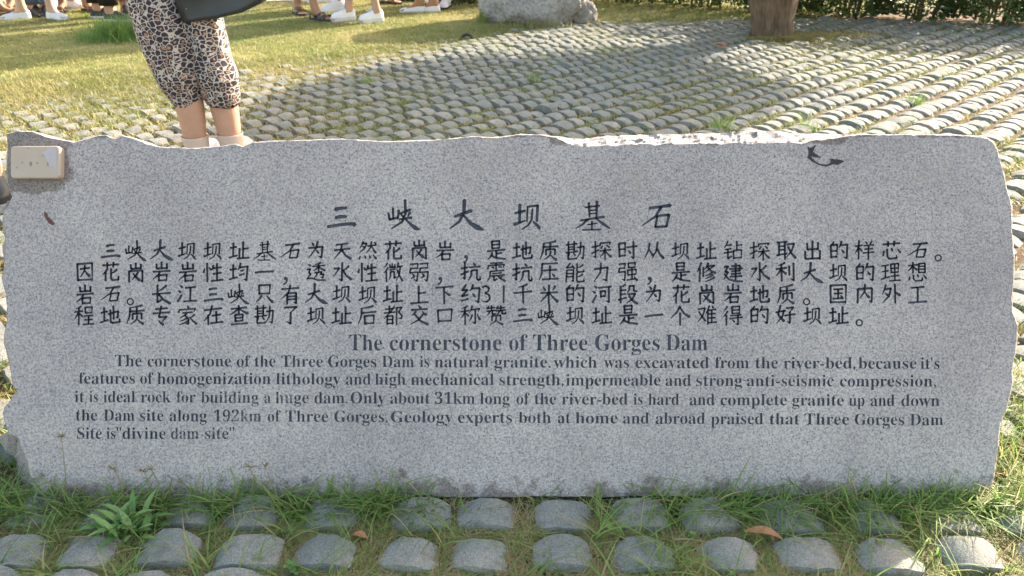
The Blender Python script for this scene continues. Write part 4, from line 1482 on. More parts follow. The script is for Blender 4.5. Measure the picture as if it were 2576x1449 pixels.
def rock(name, c, sx, sy, sz, seed, parent, mat, sub_=5, amp=.16):
    bm_ = bmesh.new()
    bmesh.ops.create_icosphere(bm_, subdivisions=sub_, radius=1)
    for v in bm_.verts:
        d = v.co.normalized()
        q_ = Vector((math.copysign(abs(d.x) ** .75, d.x), math.copysign(abs(d.y) ** .75, d.y), math.copysign(abs(d.z) ** .7, d.z)))
        nn = fbm(d + Vector((seed, 0, 0)), 1.6, 3) * amp + fbm(d + Vector((0, seed, 0)), 7, 3) * amp * .22
        rough = max(0, d.x - .25) * fbm(Vector((d.x * 3, d.y * 3, d.z * 14 + seed)), 1.3, 2) * .22
        q_ = q_ * (1 + nn + rough)
        v.co = Vector((c[0] + q_.x * sx, c[1] + q_.y * sy, c[2] + q_.z * sz))
    me_ = bpy.data.meshes.new(name)
    bm_.to_mesh(me_)
    bm_.free()
    return link(name, me_, mat, parent)


pb = at(1345, 66)
rock('main_block', (pb.x + .0, pb.y + .36, .30), .43, .33, .42, 3.3, bo, M_BOULDER)
pr = at(1466, 61)
rock('side_block', (pr.x + .00, pr.y + .22, .05), .125, .15, .12, 8.1, bo, M_BOULDER, 4)
# a few dry stalks at its foot
nb = 160
fx = at(1330, 68)
P = np.stack([fx.x + rng.normal(.05, .15, nb), fx.y + rng.uniform(-.05, .02, nb), np.full(nb, -.005)], 1)
blades('grass_tuft', P, rng.uniform(.04, .10, nb), np.full(nb, .005), rng.uniform(0, 2 * PI, nb), rng.uniform(.1, .7, nb), rng.uniform(.5, 1, nb), M_GRASS, 3,
       label='dry brown stalks at the foot of the boulder', cat='grass tuft')
fx = at(1212, 58)
P = np.stack([fx.x + rng.normal(0, .03, 70), fx.y + rng.normal(0, .04, 70), np.full(70, -.005)], 1)
blades('grass_tuft', P, rng.uniform(.08, .16, 70), np.full(70, .006), rng.uniform(0, 2 * PI, 70), rng.uniform(.1, .5, 70), rng.uniform(.3, .6, 70), M_GRASS, 3,
       label='upright green grass at the left side of the boulder', cat='grass tuft')

# curved dark pipe end in the paving
cc = at(1175, 98)
V_, F_ = [], []
for k in range(13):
    a = PI * k / 12 * 1.05
    ctr = Vector((cc.x + math.cos(a) * .045, cc.y, -.012 + math.sin(a) * .045))
    for q_ in range(8):
        b = q_ * PI / 4
        rr = .012
        V_.append(ctr + Vector((math.cos(a) * math.cos(b), math.sin(b) * 1.6, math.sin(a) * math.cos(b))) * rr)
for k in range(12):
    for q_ in range(8):
        F_.append((k * 8 + q_, k * 8 + (q_ + 1) % 8, (k + 1) * 8 + (q_ + 1) % 8, (k + 1) * 8 + q_))
link('pipe_loop', mesh('pipe_loop', V_, F_), M_BSHOE, label='small dark curved loop sticking out of the paving in front of the boulder', cat='pipe')

# ------------------------------------------------------------------ tree
tree = empty('tree', (TRUNK.x, TRUNK.y + .17, 0), label='tree with a thick forked brown trunk standing in the paving', cat='tree')


def loft(rings_):
    return grid_mesh('loft', rings_, wrap_u=True)


def trunk_ring(cx, cy, z, r, lobes, sep, n=28, sd_=0.0):
    out = []
    for k in range(n):
        a = 2 * PI * k / n
        rr = r * (1 + .05 * math.sin(3 * a + 1) + .03 * math.sin(5 * a + z * 4))
        groove = math.exp(-((math.cos(a)) / .10) ** 2) * lobes
        flare = 1 + .08 * math.exp(-max(0, z) / .05) * (.6 + .4 * math.sin(4 * a + .6))
        rr = rr * flare * (1 - groove)
        out.append(Vector((cx + math.cos(a) * rr * (1 + sep), cy + math.sin(a) * rr * .92, z)))
    return out


tx, ty = TRUNK.x, TRUNK.y + .17
rr = []
for z, r_, lo, se in ((-.06, .165, .10, 0), (0, .158, .14, 0), (.05, .152, .18, .01), (.12, .154, .2, .05), (.2, .160, .22, .10), (.3, .168, .26, .16), (.42, .172, .32, .22), (.5, .170, .38, .28)):
    rr.append(trunk_ring(tx - z * .10, ty, z, r_, lo, se))
me = loft(rr)
link('trunk', me, M_BARK, tree)


def tube_pts(pts, n=12):
    rings_ = []
    for k, (p, r_) in enumerate(pts):
        a = pts[max(0, k - 1)][0]; b = pts[min(len(pts) - 1, k + 1)][0]
        d = (Vector(b) - Vector(a)).normalized()
        u = d.cross(Vector((.3, 1, .1))).normalized()
        v = d.cross(u)
        rings_.append([Vector(p) + (u * math.cos(2 * PI * q_ / n) + v * math.sin(2 * PI * q_ / n)) * r_ * (1 + .06 * math.sin(q_ * 2 + k)) for q_ in range(n)])
    return grid_mesh('limb', rings_, wrap_u=True, cap=True)


def limb(a, b, r0, r1, bend=.1):
    a, b = Vector(a), Vector(b)
    pts = []
    for k in range(7):
        t = k / 6
        p = a.lerp(b, t) + Vector((math.sin(t * 5 + a.x * 9), math.cos(t * 4 + b.x * 7), 0)) * bend * t * (1 - t) * 2
        pts.append((p, r0 + (r1 - r0) * t))
    return link('limb', tube_pts(pts), M_BARK, tree)


limb((tx - .13, ty, .38), (tx - .35, ty + .05, 1.5), .115, .06)
limb((tx + .08, ty, .38), (tx + .35, ty + .1, 1.6), .115, .06)
BLOB = [at(px, py) for px, py in ((1600, 118), (1430, 135), (1290, 142), (1130, 150), (1000, 165), (880, 200), (780, 222), (700, 246), (650, 300), (520, 345), (560, 400), (1000, 400),
                                  (1500, 372), (1790, 352), (1850, 320), (1890, 280), (1980, 262), (1990, 235), (1880, 205), (1830, 180), (1800, 150), (1790, 125))]
BP = np.array([(p.x, p.y) for p in BLOB])
RICH = SUNV.xy / SUNV.z
clumps = []
tries = 0
while len(clumps) < 600 and tries < 300000:
    tries += 1
    gx2, gy2 = rnd.uniform(BP[:, 0].min(), BP[:, 0].max()), rnd.uniform(BP[:, 1].min(), BP[:, 1].max())
    if not inside([(gx2, gy2)], BP)[0]: continue
    h = rnd.uniform(.95, 2.5)
    x, y = gx2 + RICH.x * h, gy2 + RICH.y * h
    if math.hypot(x - tx, y - ty) > 1.75 + .25 * (h - 1): continue
    if h < 1.15 and y < 5.4: continue
    clumps.append((x, y, h))
V_, F_, Tn = [], [], []
for (x, y, h) in clumps:
    rad_ = rnd.uniform(.07, .13)
    tt = rnd.random()
    for _ in range(46):
        d = Vector((rnd.gauss(0, 1), rnd.gauss(0, 1), rnd.gauss(0, .8)))
        p = Vector((x, y, h)) + d * rad_ * .75
        a = Vector((rnd.gauss(0, 1), rnd.gauss(0, 1), rnd.gauss(0, .5))).normalized()
        b = a.orthogonal().normalized()
        l, w_ = rnd.uniform(.035, .055), rnd.uniform(.018, .028)
        n0 = len(V_)
        V_ += [p - a * l, p + b * w_, p + a * l, p - b * w_]
        F_.append((n0, n0 + 1, n0 + 2, n0 + 3))
        Tn += [min(1, max(0, tt + rnd.gauss(0, .2)))] * 4
me = mesh('crown', V_, F_)
at_ = me.attributes.new('tint', 'FLOAT', 'POINT')
at_.data.foreach_set('value', np.array(Tn, dtype=np.float32))
link('crown', me, M_CROWN, tree, smooth=False)
for k in range(16):
    cpt = clumps[(k * 41) % len(clumps)]
    s0 = (tx - .35, ty + .05, 1.4) if cpt[0] < tx else (tx + .35, ty + .1, 1.5)
    if cpt[2] < 1.5: s0 = (tx - .25 if cpt[0] < tx else tx + .22, ty, 1.0)
    limb(s0, cpt, .035, .010, .15)

# dry turf patch right of the trunk
nb = 1500
P = np.stack([tx + .42 + rng.normal(0, .20, nb), ty - .07 + rng.normal(0, .06, nb), np.full(nb, -.015)], 1)
P2 = np.stack([tx + .0 + rng.normal(0, .15, 500), ty - .2 + rng.normal(0, .025, 500), np.full(500, -.015)], 1)
P = np.concatenate([P, P2])
nb = len(P)
blades('grass', P, rng.uniform(.015, .045, nb), np.full(nb, .005), rng.uniform(0, 2 * PI, nb), rng.uniform(.3, 1.5, nb), np.clip(rng.normal(.7, .2, nb), 0, 1), M_LAWN, 3, kind='stuff',
       label='dry straw-coloured turf at the foot of the tree', cat='grass')


# ------------------------------------------------------------------ shrubs
def shrub(x, y, rx, ry, h, nleaf, lb, seed, tone=.4):
    r = random.Random(seed)
    root = empty('shrub', (x, y, 0), label=lb, cat='shrub', group='shrubs along the back edge of the paving')
    N_ = nleaf
    g = np.random.default_rng(seed)
    th = g.uniform(0, 2 * PI, N_); rad = g.uniform(.35, 1.0, N_) ** .5
    zz = g.uniform(.04, 1, N_)
    lump = 1 + .18 * np.sin(th * 5 + seed) + .12 * np.sin(zz * 11 + th * 3)
    ped = np.clip(.75 + zz * 2.2, 0, 1)
    px = x + np.cos(th) * rad * rx * lump * ped
    py = y + np.sin(th) * rad * ry * lump * ped
    pz = zz * h
    a = g.normal(0, 1, (N_, 3)); a[:, 2] *= .6; a /= np.linalg.norm(a, axis=1)[:, None]
    b = np.cross(a, g.normal(0, 1, (N_, 3))); b /= np.linalg.norm(b, axis=1)[:, None]
    l = g.uniform(.016, .032, N_)[:, None]; w_ = l * g.uniform(.3, .5, N_)[:, None]
    p = np.stack([px, py, pz], 1)
    cup = np.cross(a, b) * l * .18
    Vv = np.stack([p - a * l, p + b * w_ + cup, p + a * l, p - b * w_ + cup], 1).reshape(-1, 3)
    me_ = np_mesh('foliage', Vv, np.arange(4 * N_), np.full(N_, 4), {'tint': np.repeat(np.clip(g.normal(tone, .25, N_), 0, 1), 4)})
    link('foliage', me_, M_LEAF, root, smooth=False)
    for k in range(9):
        a_ = r.uniform(0, 2 * PI)
        q_ = r.uniform(.1, .7)
        bpt = (x + math.cos(a_) * rx * q_ * .6, y + math.sin(a_) * ry * q_ * .6, -.03)
        tpt = (x + math.cos(a_) * rx * q_, y + math.sin(a_) * ry * q_, h * r.uniform(.5, .9))
        mid = (Vector(bpt) + Vector(tpt)) / 2 + Vector((r.gauss(0, .03), r.gauss(0, .03), 0))
        link('stem', tube_pts([(Vector(bpt), .011), (mid, .009), (Vector(tpt), .005)], 5), M_BARK, root)


SH = [(2.42, 7.58, .42, .36, .75, 5200, 'dark shrub partly hidden behind the right side of the tree trunk', .35),
      (3.0, 7.36, .42, .36, .8, 6500, 'dull green shrub with bare stems right of the tree', .5),
      (3.55, 7.18, .42, .36, .8, 6500, 'dark shrub in the shade between two greener ones at the right', .3),
      (4.1, 7.0, .42, .38, .8, 6500, 'leafy glossy shrub near the top right corner', .6),
      (4.62, 6.85, .42, .38, .8, 6500, 'glossy shrub cut by the top right corner of the picture', .6),
      (1.75, 7.95, .40, .30, .7, 4200, 'green shrub just left of the tree trunk', .6),
      (1.2, 8.25, .40, .30, .7, 3600, 'green shrub between boulder and tree, beyond the grass strip', .6),
      (.62, 8.45, .4, .3, .6, 2600, 'shrub peeking over the right side of the boulder', .4),
      (-.45, 8.15, .30, .28, .5, 3000, 'dark low shrub left of the boulder behind the people', .2),
      (-1.75, 8.6, .25, .2, .4, 1200, 'dark shrub behind the white sneakers', .15)]
for k, (x, y, rx, ry, h, nl, lb, tone) in enumerate(SH): shrub(x, y, rx, ry, h, nl, lb, 40 + k, tone)


# ------------------------------------------------------------------ people
def skin_body(name, J, edges, parent, mat, sub_=2, root_i=0):
    """J: list of (point, rx, ry)"""
    me_ = bpy.data.meshes.new(name)
    me_.from_pydata([tuple(j[0]) for j in J], edges, [])
    o = bpy.data.objects.new(name, me_)
    C.objects.link(o)
    o.modifiers.new('skin', 'SKIN')
    for k, j in enumerate(J):
        sv = me_.skin_vertices[0].data[k]
        sv.radius = (j[1], j[2])
        sv.use_root = (k == root_i)
    sb = o.modifiers.new('sub', 'SUBSURF')
    sb.levels = sub_
    dg = bpy.context.evaluated_depsgraph_get()
    new = bpy.data.meshes.new_from_object(o.evaluated_get(dg), depsgraph=dg)
    bpy.data.objects.remove(o)
    bpy.data.meshes.remove(me_)
    new.name = name
    return link(name, new, mat, parent)


def ringtube(name, data, mat, parent, n=18, fold=.03, seed=0, world=True):
    """data: list of (centre, rx, ry); open cloth tube with a turned-in lower hem"""
    rings_ = []
    for k, (c, rx, ry) in enumerate(data):
        c = Vector(c)
        rings_.append([c + Vector((math.cos(2 * PI * q_ / n) * rx * (1 + fold * math.sin(q_ * 2.3 + k * .8 + seed)),
                                   math.sin(2 * PI * q_ / n) * ry * (1 + fold * math.sin(q_ * 1.7 + k + seed)),
                                   0)) for q_ in range(n)])
    inner = [[Vector(data[0][0]) + (p - Vector(data[0][0])) * .86 + Vector((0, 0, .012)) for p in rings_[0]]]
    return link(name, grid_mesh(name, inner + rings_, wrap_u=True), mat, parent)


def foot_section(f, side, P, s_, wd, ht, zb, n=10):
    out = []
    for k in range(n):
        a = PI * k / (n - 1)
        out.append(P + f * s_ + side * math.cos(a) * wd + Vector((0, 0, zb + math.sin(a) ** .8 * ht)))
    return out


SHOE_S = [(-.062, .012, .030), (-.056, .030, .062), (-.035, .038, .078), (.0, .037, .082), (.04, .036, .078), (.075, .040, .060), (.11, .045, .047), (.145, .046, .040), (.172, .038, .032), (.188, .020, .020), (.193, .006, .008)]


def shoe(kind, P, ang, parent, upper, sole_m, k=1.0, sole_h=.022):
    """P ground point under the ankle"""
    f = Vector((math.cos(ang), math.sin(ang), 0))
    side = Vector((-math.sin(ang), math.cos(ang), 0))
    P = Vector((P.x, P.y, 0.004))
    secs = SHOE_S
    if kind in ('shoe', 'sneaker', 'slip'):
        ht = {'shoe': 1.0, 'sneaker': 1.18, 'slip': .72}[kind]
        rows_ = []
        for s_, wd, h_ in secs:
            rows_.append(foot_section(f, side, P, s_ * k, wd * k, h_ * ht * k, sole_h * .9))
        me_ = grid_mesh('shoe', rows_)
        so = link('shoe', me_, upper, parent)
        # tongue and laces
        if kind == 'sneaker':
            for q_ in range(3):
                s_ = (.055 + q_ * .022) * k
                c0 = P + f * s_ + Vector((0, 0, (.080 - q_ * .009) * ht * k + sole_h))
                V2 = [c0 + side * a_ * .02 + f * b_ * .004 + Vector((0, 0, c_ * .004)) for a_ in (-1, 1) for b_ in (-1, 1) for c_ in (-1, 1)]
                link('lace', mesh('lace', V2, [(0, 1, 3, 2), (4, 6, 7, 5), (0, 4, 5, 1), (2, 3, 7, 6), (0, 2, 6, 4), (1, 5, 7, 3)]), M_WSOLE, so)
    else:
        so = None
        bands = {'sandal': ((-.058, -.02, .078, .05), (.045, .075, 0, .055), (.10, .135, 0, .042)), 'strap': ((-.058, -.03, .07, .06), (.11, .135, 0, .04))}[kind]
        for s0, s1, _, h_ in bands:
            rows_ = []
            for q_ in range(4):
                s_ = s0 + (s1 - s0) * q_ / 3
                wd = float(np.interp(s_, [a[0] for a in secs], [a[1] for a in secs])) * 1.08 + .003
                rows_.append(foot_section(f, side, P, s_ * k, wd * k, h_ * k, sole_h * .7))
            link('strap', grid_mesh('strap', rows_), upper, parent)
        so = parent
    # sole
    n = 26
    top, bot = [], []
    outl = [(a[0] * k * 1.03, a[1] * k * (1.12 if kind == 'sneaker' else 1.05) + .002) for a in secs]
    pl = [P + f * a + side * b for a, b in outl] + [P + f * a - side * b for a, b in outl[::-1]]
    m_ = len(pl)
    vs = [p + Vector((0, 0, 0)) for p in pl] + [p + Vector((0, 0, sole_h)) for p in pl]
    fs = [tuple(range(m_))[::-1], tuple(range(m_, 2 * m_))] + [(q_, (q_ + 1) % m_, (q_ + 1) % m_ + m_, q_ + m_) for q_ in range(m_)]
    link('sole', mesh('sole', vs, fs), sole_m, so if so is not None else parent, smooth=False)


def person(lb, feet, lower, shoes, skin=M_SKIN, shirt=M_SHIRT, h=1.62, hem=.42, leg_k=1.0, lean=(0, 0), face=None):
    """feet: [(px, py, toe angle deg, step height)], lower: (kind, material)"""
    A_ = [at(f_[0], f_[1]) for f_ in feet]
    mid = (A_[0] + A_[1]) / 2
    root = empty('person', (mid.x, mid.y, 0), label=lb, cat='person')
    K = h / 1.62
    ang = [R(f_[2]) for f_ in feet]
    fx_ = Vector((math.cos(ang[0]) + math.cos(ang[1]), math.sin(ang[0]) + math.sin(ang[1]), 0)).normalized() if face is None else Vector((math.cos(R(face)), math.sin(R(face)), 0))
    sd_ = Vector((-fx_.y, fx_.x, 0))
    if (A_[0] - A_[1]).dot(sd_) < 0: sd_ = -sd_
    pel = mid + Vector((lean[0] * .5, lean[1] * .5, .90 * K))
    J, Eg = [], []
    def add(p, rx, ry=None, to=None):
        J.append((Vector(p), rx, rx if ry is None else ry))
        if to is not None: Eg.append((to, len(J) - 1))
        return len(J) - 1
    ip = add(pel, .125, .10)
    knees = []
    for q_, a_ in enumerate(A_):
        sg = 1 if q_ == 0 else -1
        f = Vector((math.cos(ang[q_]), math.sin(ang[q_]), 0))
        s2 = Vector((-f.y, f.x, 0))
        hip = pel + sd_ * sg * .085 + Vector((0, 0, -.07))
        ank = a_ + Vector((0, 0, .095 if shoes[0] not in ('sandal', 'strap') else .088))
        knee = ank.lerp(hip, .50) + f * .03
        knees.append((ank, knee, hip))
        ih = add(hip, .088 * leg_k, None, ip)
        ith = add(hip.lerp(knee, .5), .070 * leg_k, None, ih)
        ik = add(knee, .052 * leg_k, None, ith)
        ic = add(ank.lerp(knee, .66) - f * .012, .052 * leg_k, None, ik)
        il = add(ank.lerp(knee, .28) - f * .004, .038 * leg_k, None, ic)
        ia = add(ank, .033 * leg_k, None, il)
        ihl = add(a_ - f * .035 + Vector((0, 0, .035)), .026, None, ia)
        im = add(a_ + f * .055 + Vector((0, 0, .050)), .030, .024, ia)
        ib = add(a_ + f * .115 + Vector((0, 0, .034)), .034, .015, im)
        for t_ in range(5):
            o_ = (t_ - 2) * .0155 * sg
            tl = .048 - abs(t_ - 1) * .005
            it = add(a_ + f * .135 + s2 * o_ + Vector((0, 0, .031)), .008, None, ib)
            add(a_ + f * (.135 + tl) + s2 * o_ * 1.1 + Vector((0, 0, .026)), .0075, None, it)
    chest = pel + Vector((lean[0] * .5, lean[1] * .5, .38 * K))
    iw = add(pel.lerp(chest, .5), .115, .09, ip)
    ich = add(chest, .135, .10, iw)
    nk = chest + Vector((0, 0, .15 * K))
    ink = add(nk, .048, None, ich)
    hd = nk + Vector((0, 0, .10 * K)) + fx_ * .02
    ihd = add(hd, .068, .078, ink)
    add(hd + Vector((0, 0, .09 * K)), .062, .072, ihd)
    for sg in (1, -1):
        sh = chest + sd_ * sg * .165 + Vector((0, 0, .06))
        ish = add(sh, .050, None, ich)
        el = sh + sd_ * sg * .05 + Vector((0, 0, -.27 * K))
        iel = add(el, .037, None, ish)
        wr = el + fx_ * .07 + Vector((0, 0, -.23 * K))
        iwr = add(wr, .024, None, iel)
        pm = wr + Vector((0, 0, -.065))
        ipm = add(pm, .030, .016, iwr)
        for t_ in range(4):
            o_ = (t_ - 1.5) * .018
            i1 = add(pm + fx_ * o_ + Vector((0, 0, -.045)), .008, None, ipm)
            add(pm + fx_ * (o_ + .004) - sd_ * sg * .012 + Vector((0, 0, -.085 + abs(t_ - 1) * .006)), .0065, None, i1)
        i1 = add(pm + fx_ * .042 + Vector((0, 0, .0)), .009, None, ipm)
        add(pm + fx_ * .055 + Vector((0, 0, -.035)), .008, None, i1)
    skin_body('body', J, Eg, root, skin, 2, 0)
    # face and hair
    for sg in (1, -1):
        bm_ = bmesh.new()
        bmesh.ops.create_uvsphere(bm_, u_segments=8, v_segments=6, radius=.011, matrix=Matrix.Translation(hd + fx_ * .078 + sd_ * sg * .03 + Vector((0, 0, .03))))
        me_ = bpy.data.meshes.new('eye'); bm_.to_mesh(me_); bm_.free()
        link('eye', me_, M_BLACK, root)
    bm_ = bmesh.new()
    bmesh.ops.create_icosphere(bm_, subdivisions=3, radius=1)
    bmesh.ops.delete(bm_, geom=[v for v in bm_.verts if v.co.dot(fx_) > .35 and v.co.z < .45], context='VERTS')
    for v in bm_.verts: v.co = hd + Vector((0, 0, .05)) - fx_ * .012 + Vector((v.co.x * .092, v.co.y * .092, v.co.z * .115))
    me_ = bpy.data.meshes.new('hair'); bm_.to_mesh(me_); bm_.free()
    link('hair', me_, M_HAIR, root)
    # shirt
    data = [(pel + Vector((0, 0, .02)), .165, .125), (pel.lerp(chest, .35), .148, .115), (pel.lerp(chest, .7), .16, .12), (chest, .178, .125), (chest + Vector((0, 0, .08)), .15, .10), (nk - Vector((0, 0, .02)), .06, .06)]
    ringtube('shirt', data, shirt, root, fold=.015)
    for sg in (1, -1):
        sh = chest + sd_ * sg * .14 + Vector((0, 0, .07))
        link('sleeve', tube_pts([(sh, .068), (sh + sd_ * sg * .06 + Vector((0, 0, -.09)), .062), (sh + sd_ * sg * .07 + Vector((0, 0, -.19)), .056)], 12), shirt, root)
    kind, mt = lower
    if kind in ('long', 'shorts'):
        for q_, (ank, knee, hip) in enumerate(knees):
            lo_ = ank + Vector((0, 0, hem - .09)) if kind == 'long' else knee + Vector((0, 0, .06))
            dat = []
            for t_ in np.linspace(0, 1, 7):
                c_ = (lo_.lerp(knee, t_ * 2) if t_ < .5 else knee.lerp(hip, (t_ - .5) * 2)) if kind == 'long' else lo_.lerp(hip, t_)
                r_ = .062 + .045 * t_ if kind == 'long' else .085 + .02 * t_
                dat.append((c_, r_ * leg_k, r_ * leg_k))
            ringtube('trouser_leg', dat, mt, root, fold=.05, seed=q_)
        ringtube('trouser_seat', [(pel - Vector((0, 0, .10)), .175, .13), (pel, .17, .13), (pel + Vector((0, 0, .1)), .15, .12)], mt, root, fold=.01)
    elif kind == 'skirt':
        c0 = mid + Vector((0, 0, hem))
        ringtube('skirt', [(c0, .24, .20), (c0.lerp(pel, .4), .22, .18), (c0.lerp(pel, .8), .19, .15), (pel + Vector((0, 0, .1)), .15, .12)], mt, root, n=24, fold=.05)
    for q_, a_ in enumerate(A_):
        shoe(shoes[0], a_, ang[q_], root, shoes[1], shoes[2], shoes[3] if len(shoes) > 3 else 1.0, shoes[4] if len(shoes) > 4 else .022)
    return root


person('person in shorts and brown strappy sandals at the far left edge', [(2, 40, 20, 0), (-60, 30, 10, 0)], ('shorts', M_GREY), ('strap', M_BROWN, M_BROWN), M_SKIN3)
person('person in thin strapped sandals behind the white canvas shoes at the left', [(34, 26, -80, 0), (2, 20, -95, 0)], ('skirt', M_PINKC), ('strap', M_BROWN, M_BROWN), M_SKIN3, hem=.5)
person('person in a grey skirt and white canvas shoes at the left', [(62, 49, 205, 0), (135, 49, -25, 0)], ('skirt', M_GREY), ('shoe', M_WHITE, M_WSOLE, .92, .012), M_SKIN2, hem=.36, face=-90)
person('person in light blue jeans and black shoes behind the grey skirt', [(88, 41, -35, 0), (118, 40, -60, 0)], ('long', M_JEANS), ('shoe', M_BSHOE, M_BSHOE), M_SKIN, hem=.10, leg_k=1.15)
person('person with bare calves and flat brown sandals right of the jeans', [(162, 30, -80, 0), (221, 29, -40, 0)], ('skirt', M_BLACK), ('strap', M_BROWN, M_BLACK), M_SKIN3, hem=.5)
person('person in white low shoes farthest back at the left', [(184, 20, -30, 0), (150, 15, 250, 0)], ('shorts', M_SHIRT), ('slip', M_WHITE, M_WSOLE), M_SKIN, hem=.5)
person('person in black trousers, white socks and black sneakers', [(250, 47, 0, 0), (284, 55, -10, 0)], ('long', M_BLACK), ('shoe', M_BSHOE, M_WSOLE), M_SKIN, M_TEAL, hem=.13, leg_k=1.2)
person('person in rolled khaki trousers beside the grass clump', [(318, 38, -60, 0), (350, 34, -50, 0)], ('long', M_KHAKI), ('shoe', M_BSHOE, M_BSHOE), M_SKIN, hem=.12, leg_k=1.15)
person('person in dark green two-strap sandals right of the handbag', [(750, 36, -62, 0), (797, 52, -32, 0)], ('shorts', M_GREY), ('sandal', M_NAVY, M_BSHOE), M_SKIN3, leg_k=.98, face=-45)
person('person in chunky bright white sneakers with thick soles', [(880, 53, 215, 0), (950, 57, 215, 0)], ('shorts', M_SHIRT), ('sneaker', M_WHITE, M_WSOLE, .85, .038), M_SKIN, leg_k=.95)
person('person in white sneakers with a dark mark, behind the chunky pair', [(856, 30, 215, 0), (825, 8, 200, 0)], ('shorts', M_BLACK), ('sneaker', M_WHITE, M_WSOLE), M_SKIN2)
person('person in thong sandals far behind the white sneakers', [(968, 10, -25, 0), (1022, 5, -15, 0)], ('skirt', M_PINKC), ('strap', M_BROWN, M_BLACK), M_SKIN2, hem=.5)
person('person in white slip-on shoes standing with feet together near the boulder', [(1056, 32, 185, 0), (1092, 31, 185, 0)], ('skirt', M_PINKC), ('slip', M_WHITE, M_WSOLE, .92, .018), M_SKIN3, hem=.5, face=185)
person('person in grey trousers and white trainers beside the boulder', [(1124, 20, -100, 0), (1100, 10, -110, 0)], ('long', M_GREY), ('sneaker', M_WHITE, M_BSHOE), M_SKIN, hem=.14)
person('person whose bare ankle and black shoe show at the left edge behind the stone', [(-6, 478, -60, 0), (-130, 455, -70, 0)], ('long', M_SHIRT), ('slip', M_BSHOE, M_BSHOE, 1.05), M_SKIN2, hem=.24, face=-60, leg_k=1.2)

# the woman in leopard print, close behind the stone
WD = at(490, 402).y
wr = empty('person', (at(540, 400).x, WD, 0), label='woman in leopard print cropped trousers, beige socks and pink shoes, seen from behind', cat='person')
kD = WD
def wp(px, py, dy=0): return at_d(px, py, kD + dy)
LA, LH = wp(490, 343), wp(477, 262)
RA, RH = wp(578, 340, .04), wp(563, 262, .04)
Lf, Rf = Vector((LA.x + .004, LA.y, 0)), Vector((RA.x + .004, RA.y, 0))
LK, RK = wp(432, 120), wp(520, 110, .04)
LHp, RHp = wp(392, -60), wp(480, -60, .02)
LHp.z = RHp.z = .82
LK.z = RK.z = .46
PEL = Vector((LHp.x * .5 + RHp.x * .5, kD + .01, .90))
J, Eg = [], []
def add(p, rx, ry=None, to=None):
    J.append((Vector(p), rx, rx if ry is None else ry))
    if to is not None: Eg.append((to, len(J) - 1))
    return len(J) - 1
ip = add(PEL, .15, .12)
fw = Vector((-.12, 1, 0)).normalized()
for (A1, H1, K1, P1, Fo) in ((LA, LH, LK, LHp, Lf), (RA, RH, RK, RHp, Rf)):
    ih = add(P1, .10, None, ip)
    ith = add(P1.lerp(K1, .5), .085, None, ih)
    ik = add(K1, .066, None, ith)
    ic = add(K1.lerp(H1, .55), .066, None, ik)
    ic = add(H1, .0615, None, ic)
    im = add(H1.lerp(A1, .5), .0555, None, ic)
    ia = add(A1, .0505, None, im)
    ia = add(Vector((Fo.x, Fo.y, .05)), .040, None, ia)
    ib = add(Fo + fw * .11 + Vector((0, 0, .035)), .036, .018, ia)
    fw = fw
    add(Fo + fw * .17 + Vector((0, 0, .03)), .03, .014, ib)
CH = PEL + Vector((-.03, .02, .40))
iw = add(PEL.lerp(CH, .5), .12, .10, ip)
ich = add(CH, .14, .11, iw)
NK = CH + Vector((0, 0, .15))
ink = add(NK, .048, None, ich)
HD = NK + Vector((0, .02, .10))
ihd = add(HD, .07, .08, ink)
add(HD + Vector((0, 0, .09)), .064, .074, ihd)
for sg in (1, -1):
    sh = CH + Vector((sg * .17, 0, .06))
    ish = add(sh, .052, None, ich)
    el = sh + Vector((sg * .05, 0, -.26))
    iel = add(el, .040, None, ish)
    wrp = el + Vector((.05 * sg + .03, -.02, -.2))
    iwr = add(wrp, .026, None, iel)
    pm = wrp + Vector((0, 0, -.06))
    ipm = add(pm, .03, .017, iwr)
    for t_ in range(4):
        i1 = add(pm + Vector(((t_ - 1.5) * .018, 0, -.045)), .008, None, ipm)
        add(pm + Vector(((t_ - 1.5) * .018, .02, -.07)), .0065, None, i1)
    i1 = add(pm + Vector((-.04 * sg, .01, 0)), .009, None, ipm)
    add(pm + Vector((-.05 * sg, .02, -.03)), .008, None, i1)
    if sg == 1: GRIP = pm + Vector((0, 0, -.05))
skin_body('body', J, Eg, wr, M_SKIN, 3, 0)
ringtube('shirt', [(PEL + Vector((0, 0, .0)), .18, .14), (PEL.lerp(CH, .5), .155, .125), (CH, .18, .13), (CH + Vector((0, 0, .08)), .15, .1), (NK, .06, .06)], M_BLACK, wr)
bm = bmesh.new()
bmesh.ops.create_icosphere(bm, subdivisions=3, radius=1)
for v in bm.verts: v.co = HD + Vector((0, -.02, .03)) + Vector((v.co.x * .10, v.co.y * .10, v.co.z * .14))
me = bpy.data.meshes.new('hair'); bm.to_mesh(me); bm.free()
link('hair', me, M_HAIR, wr)
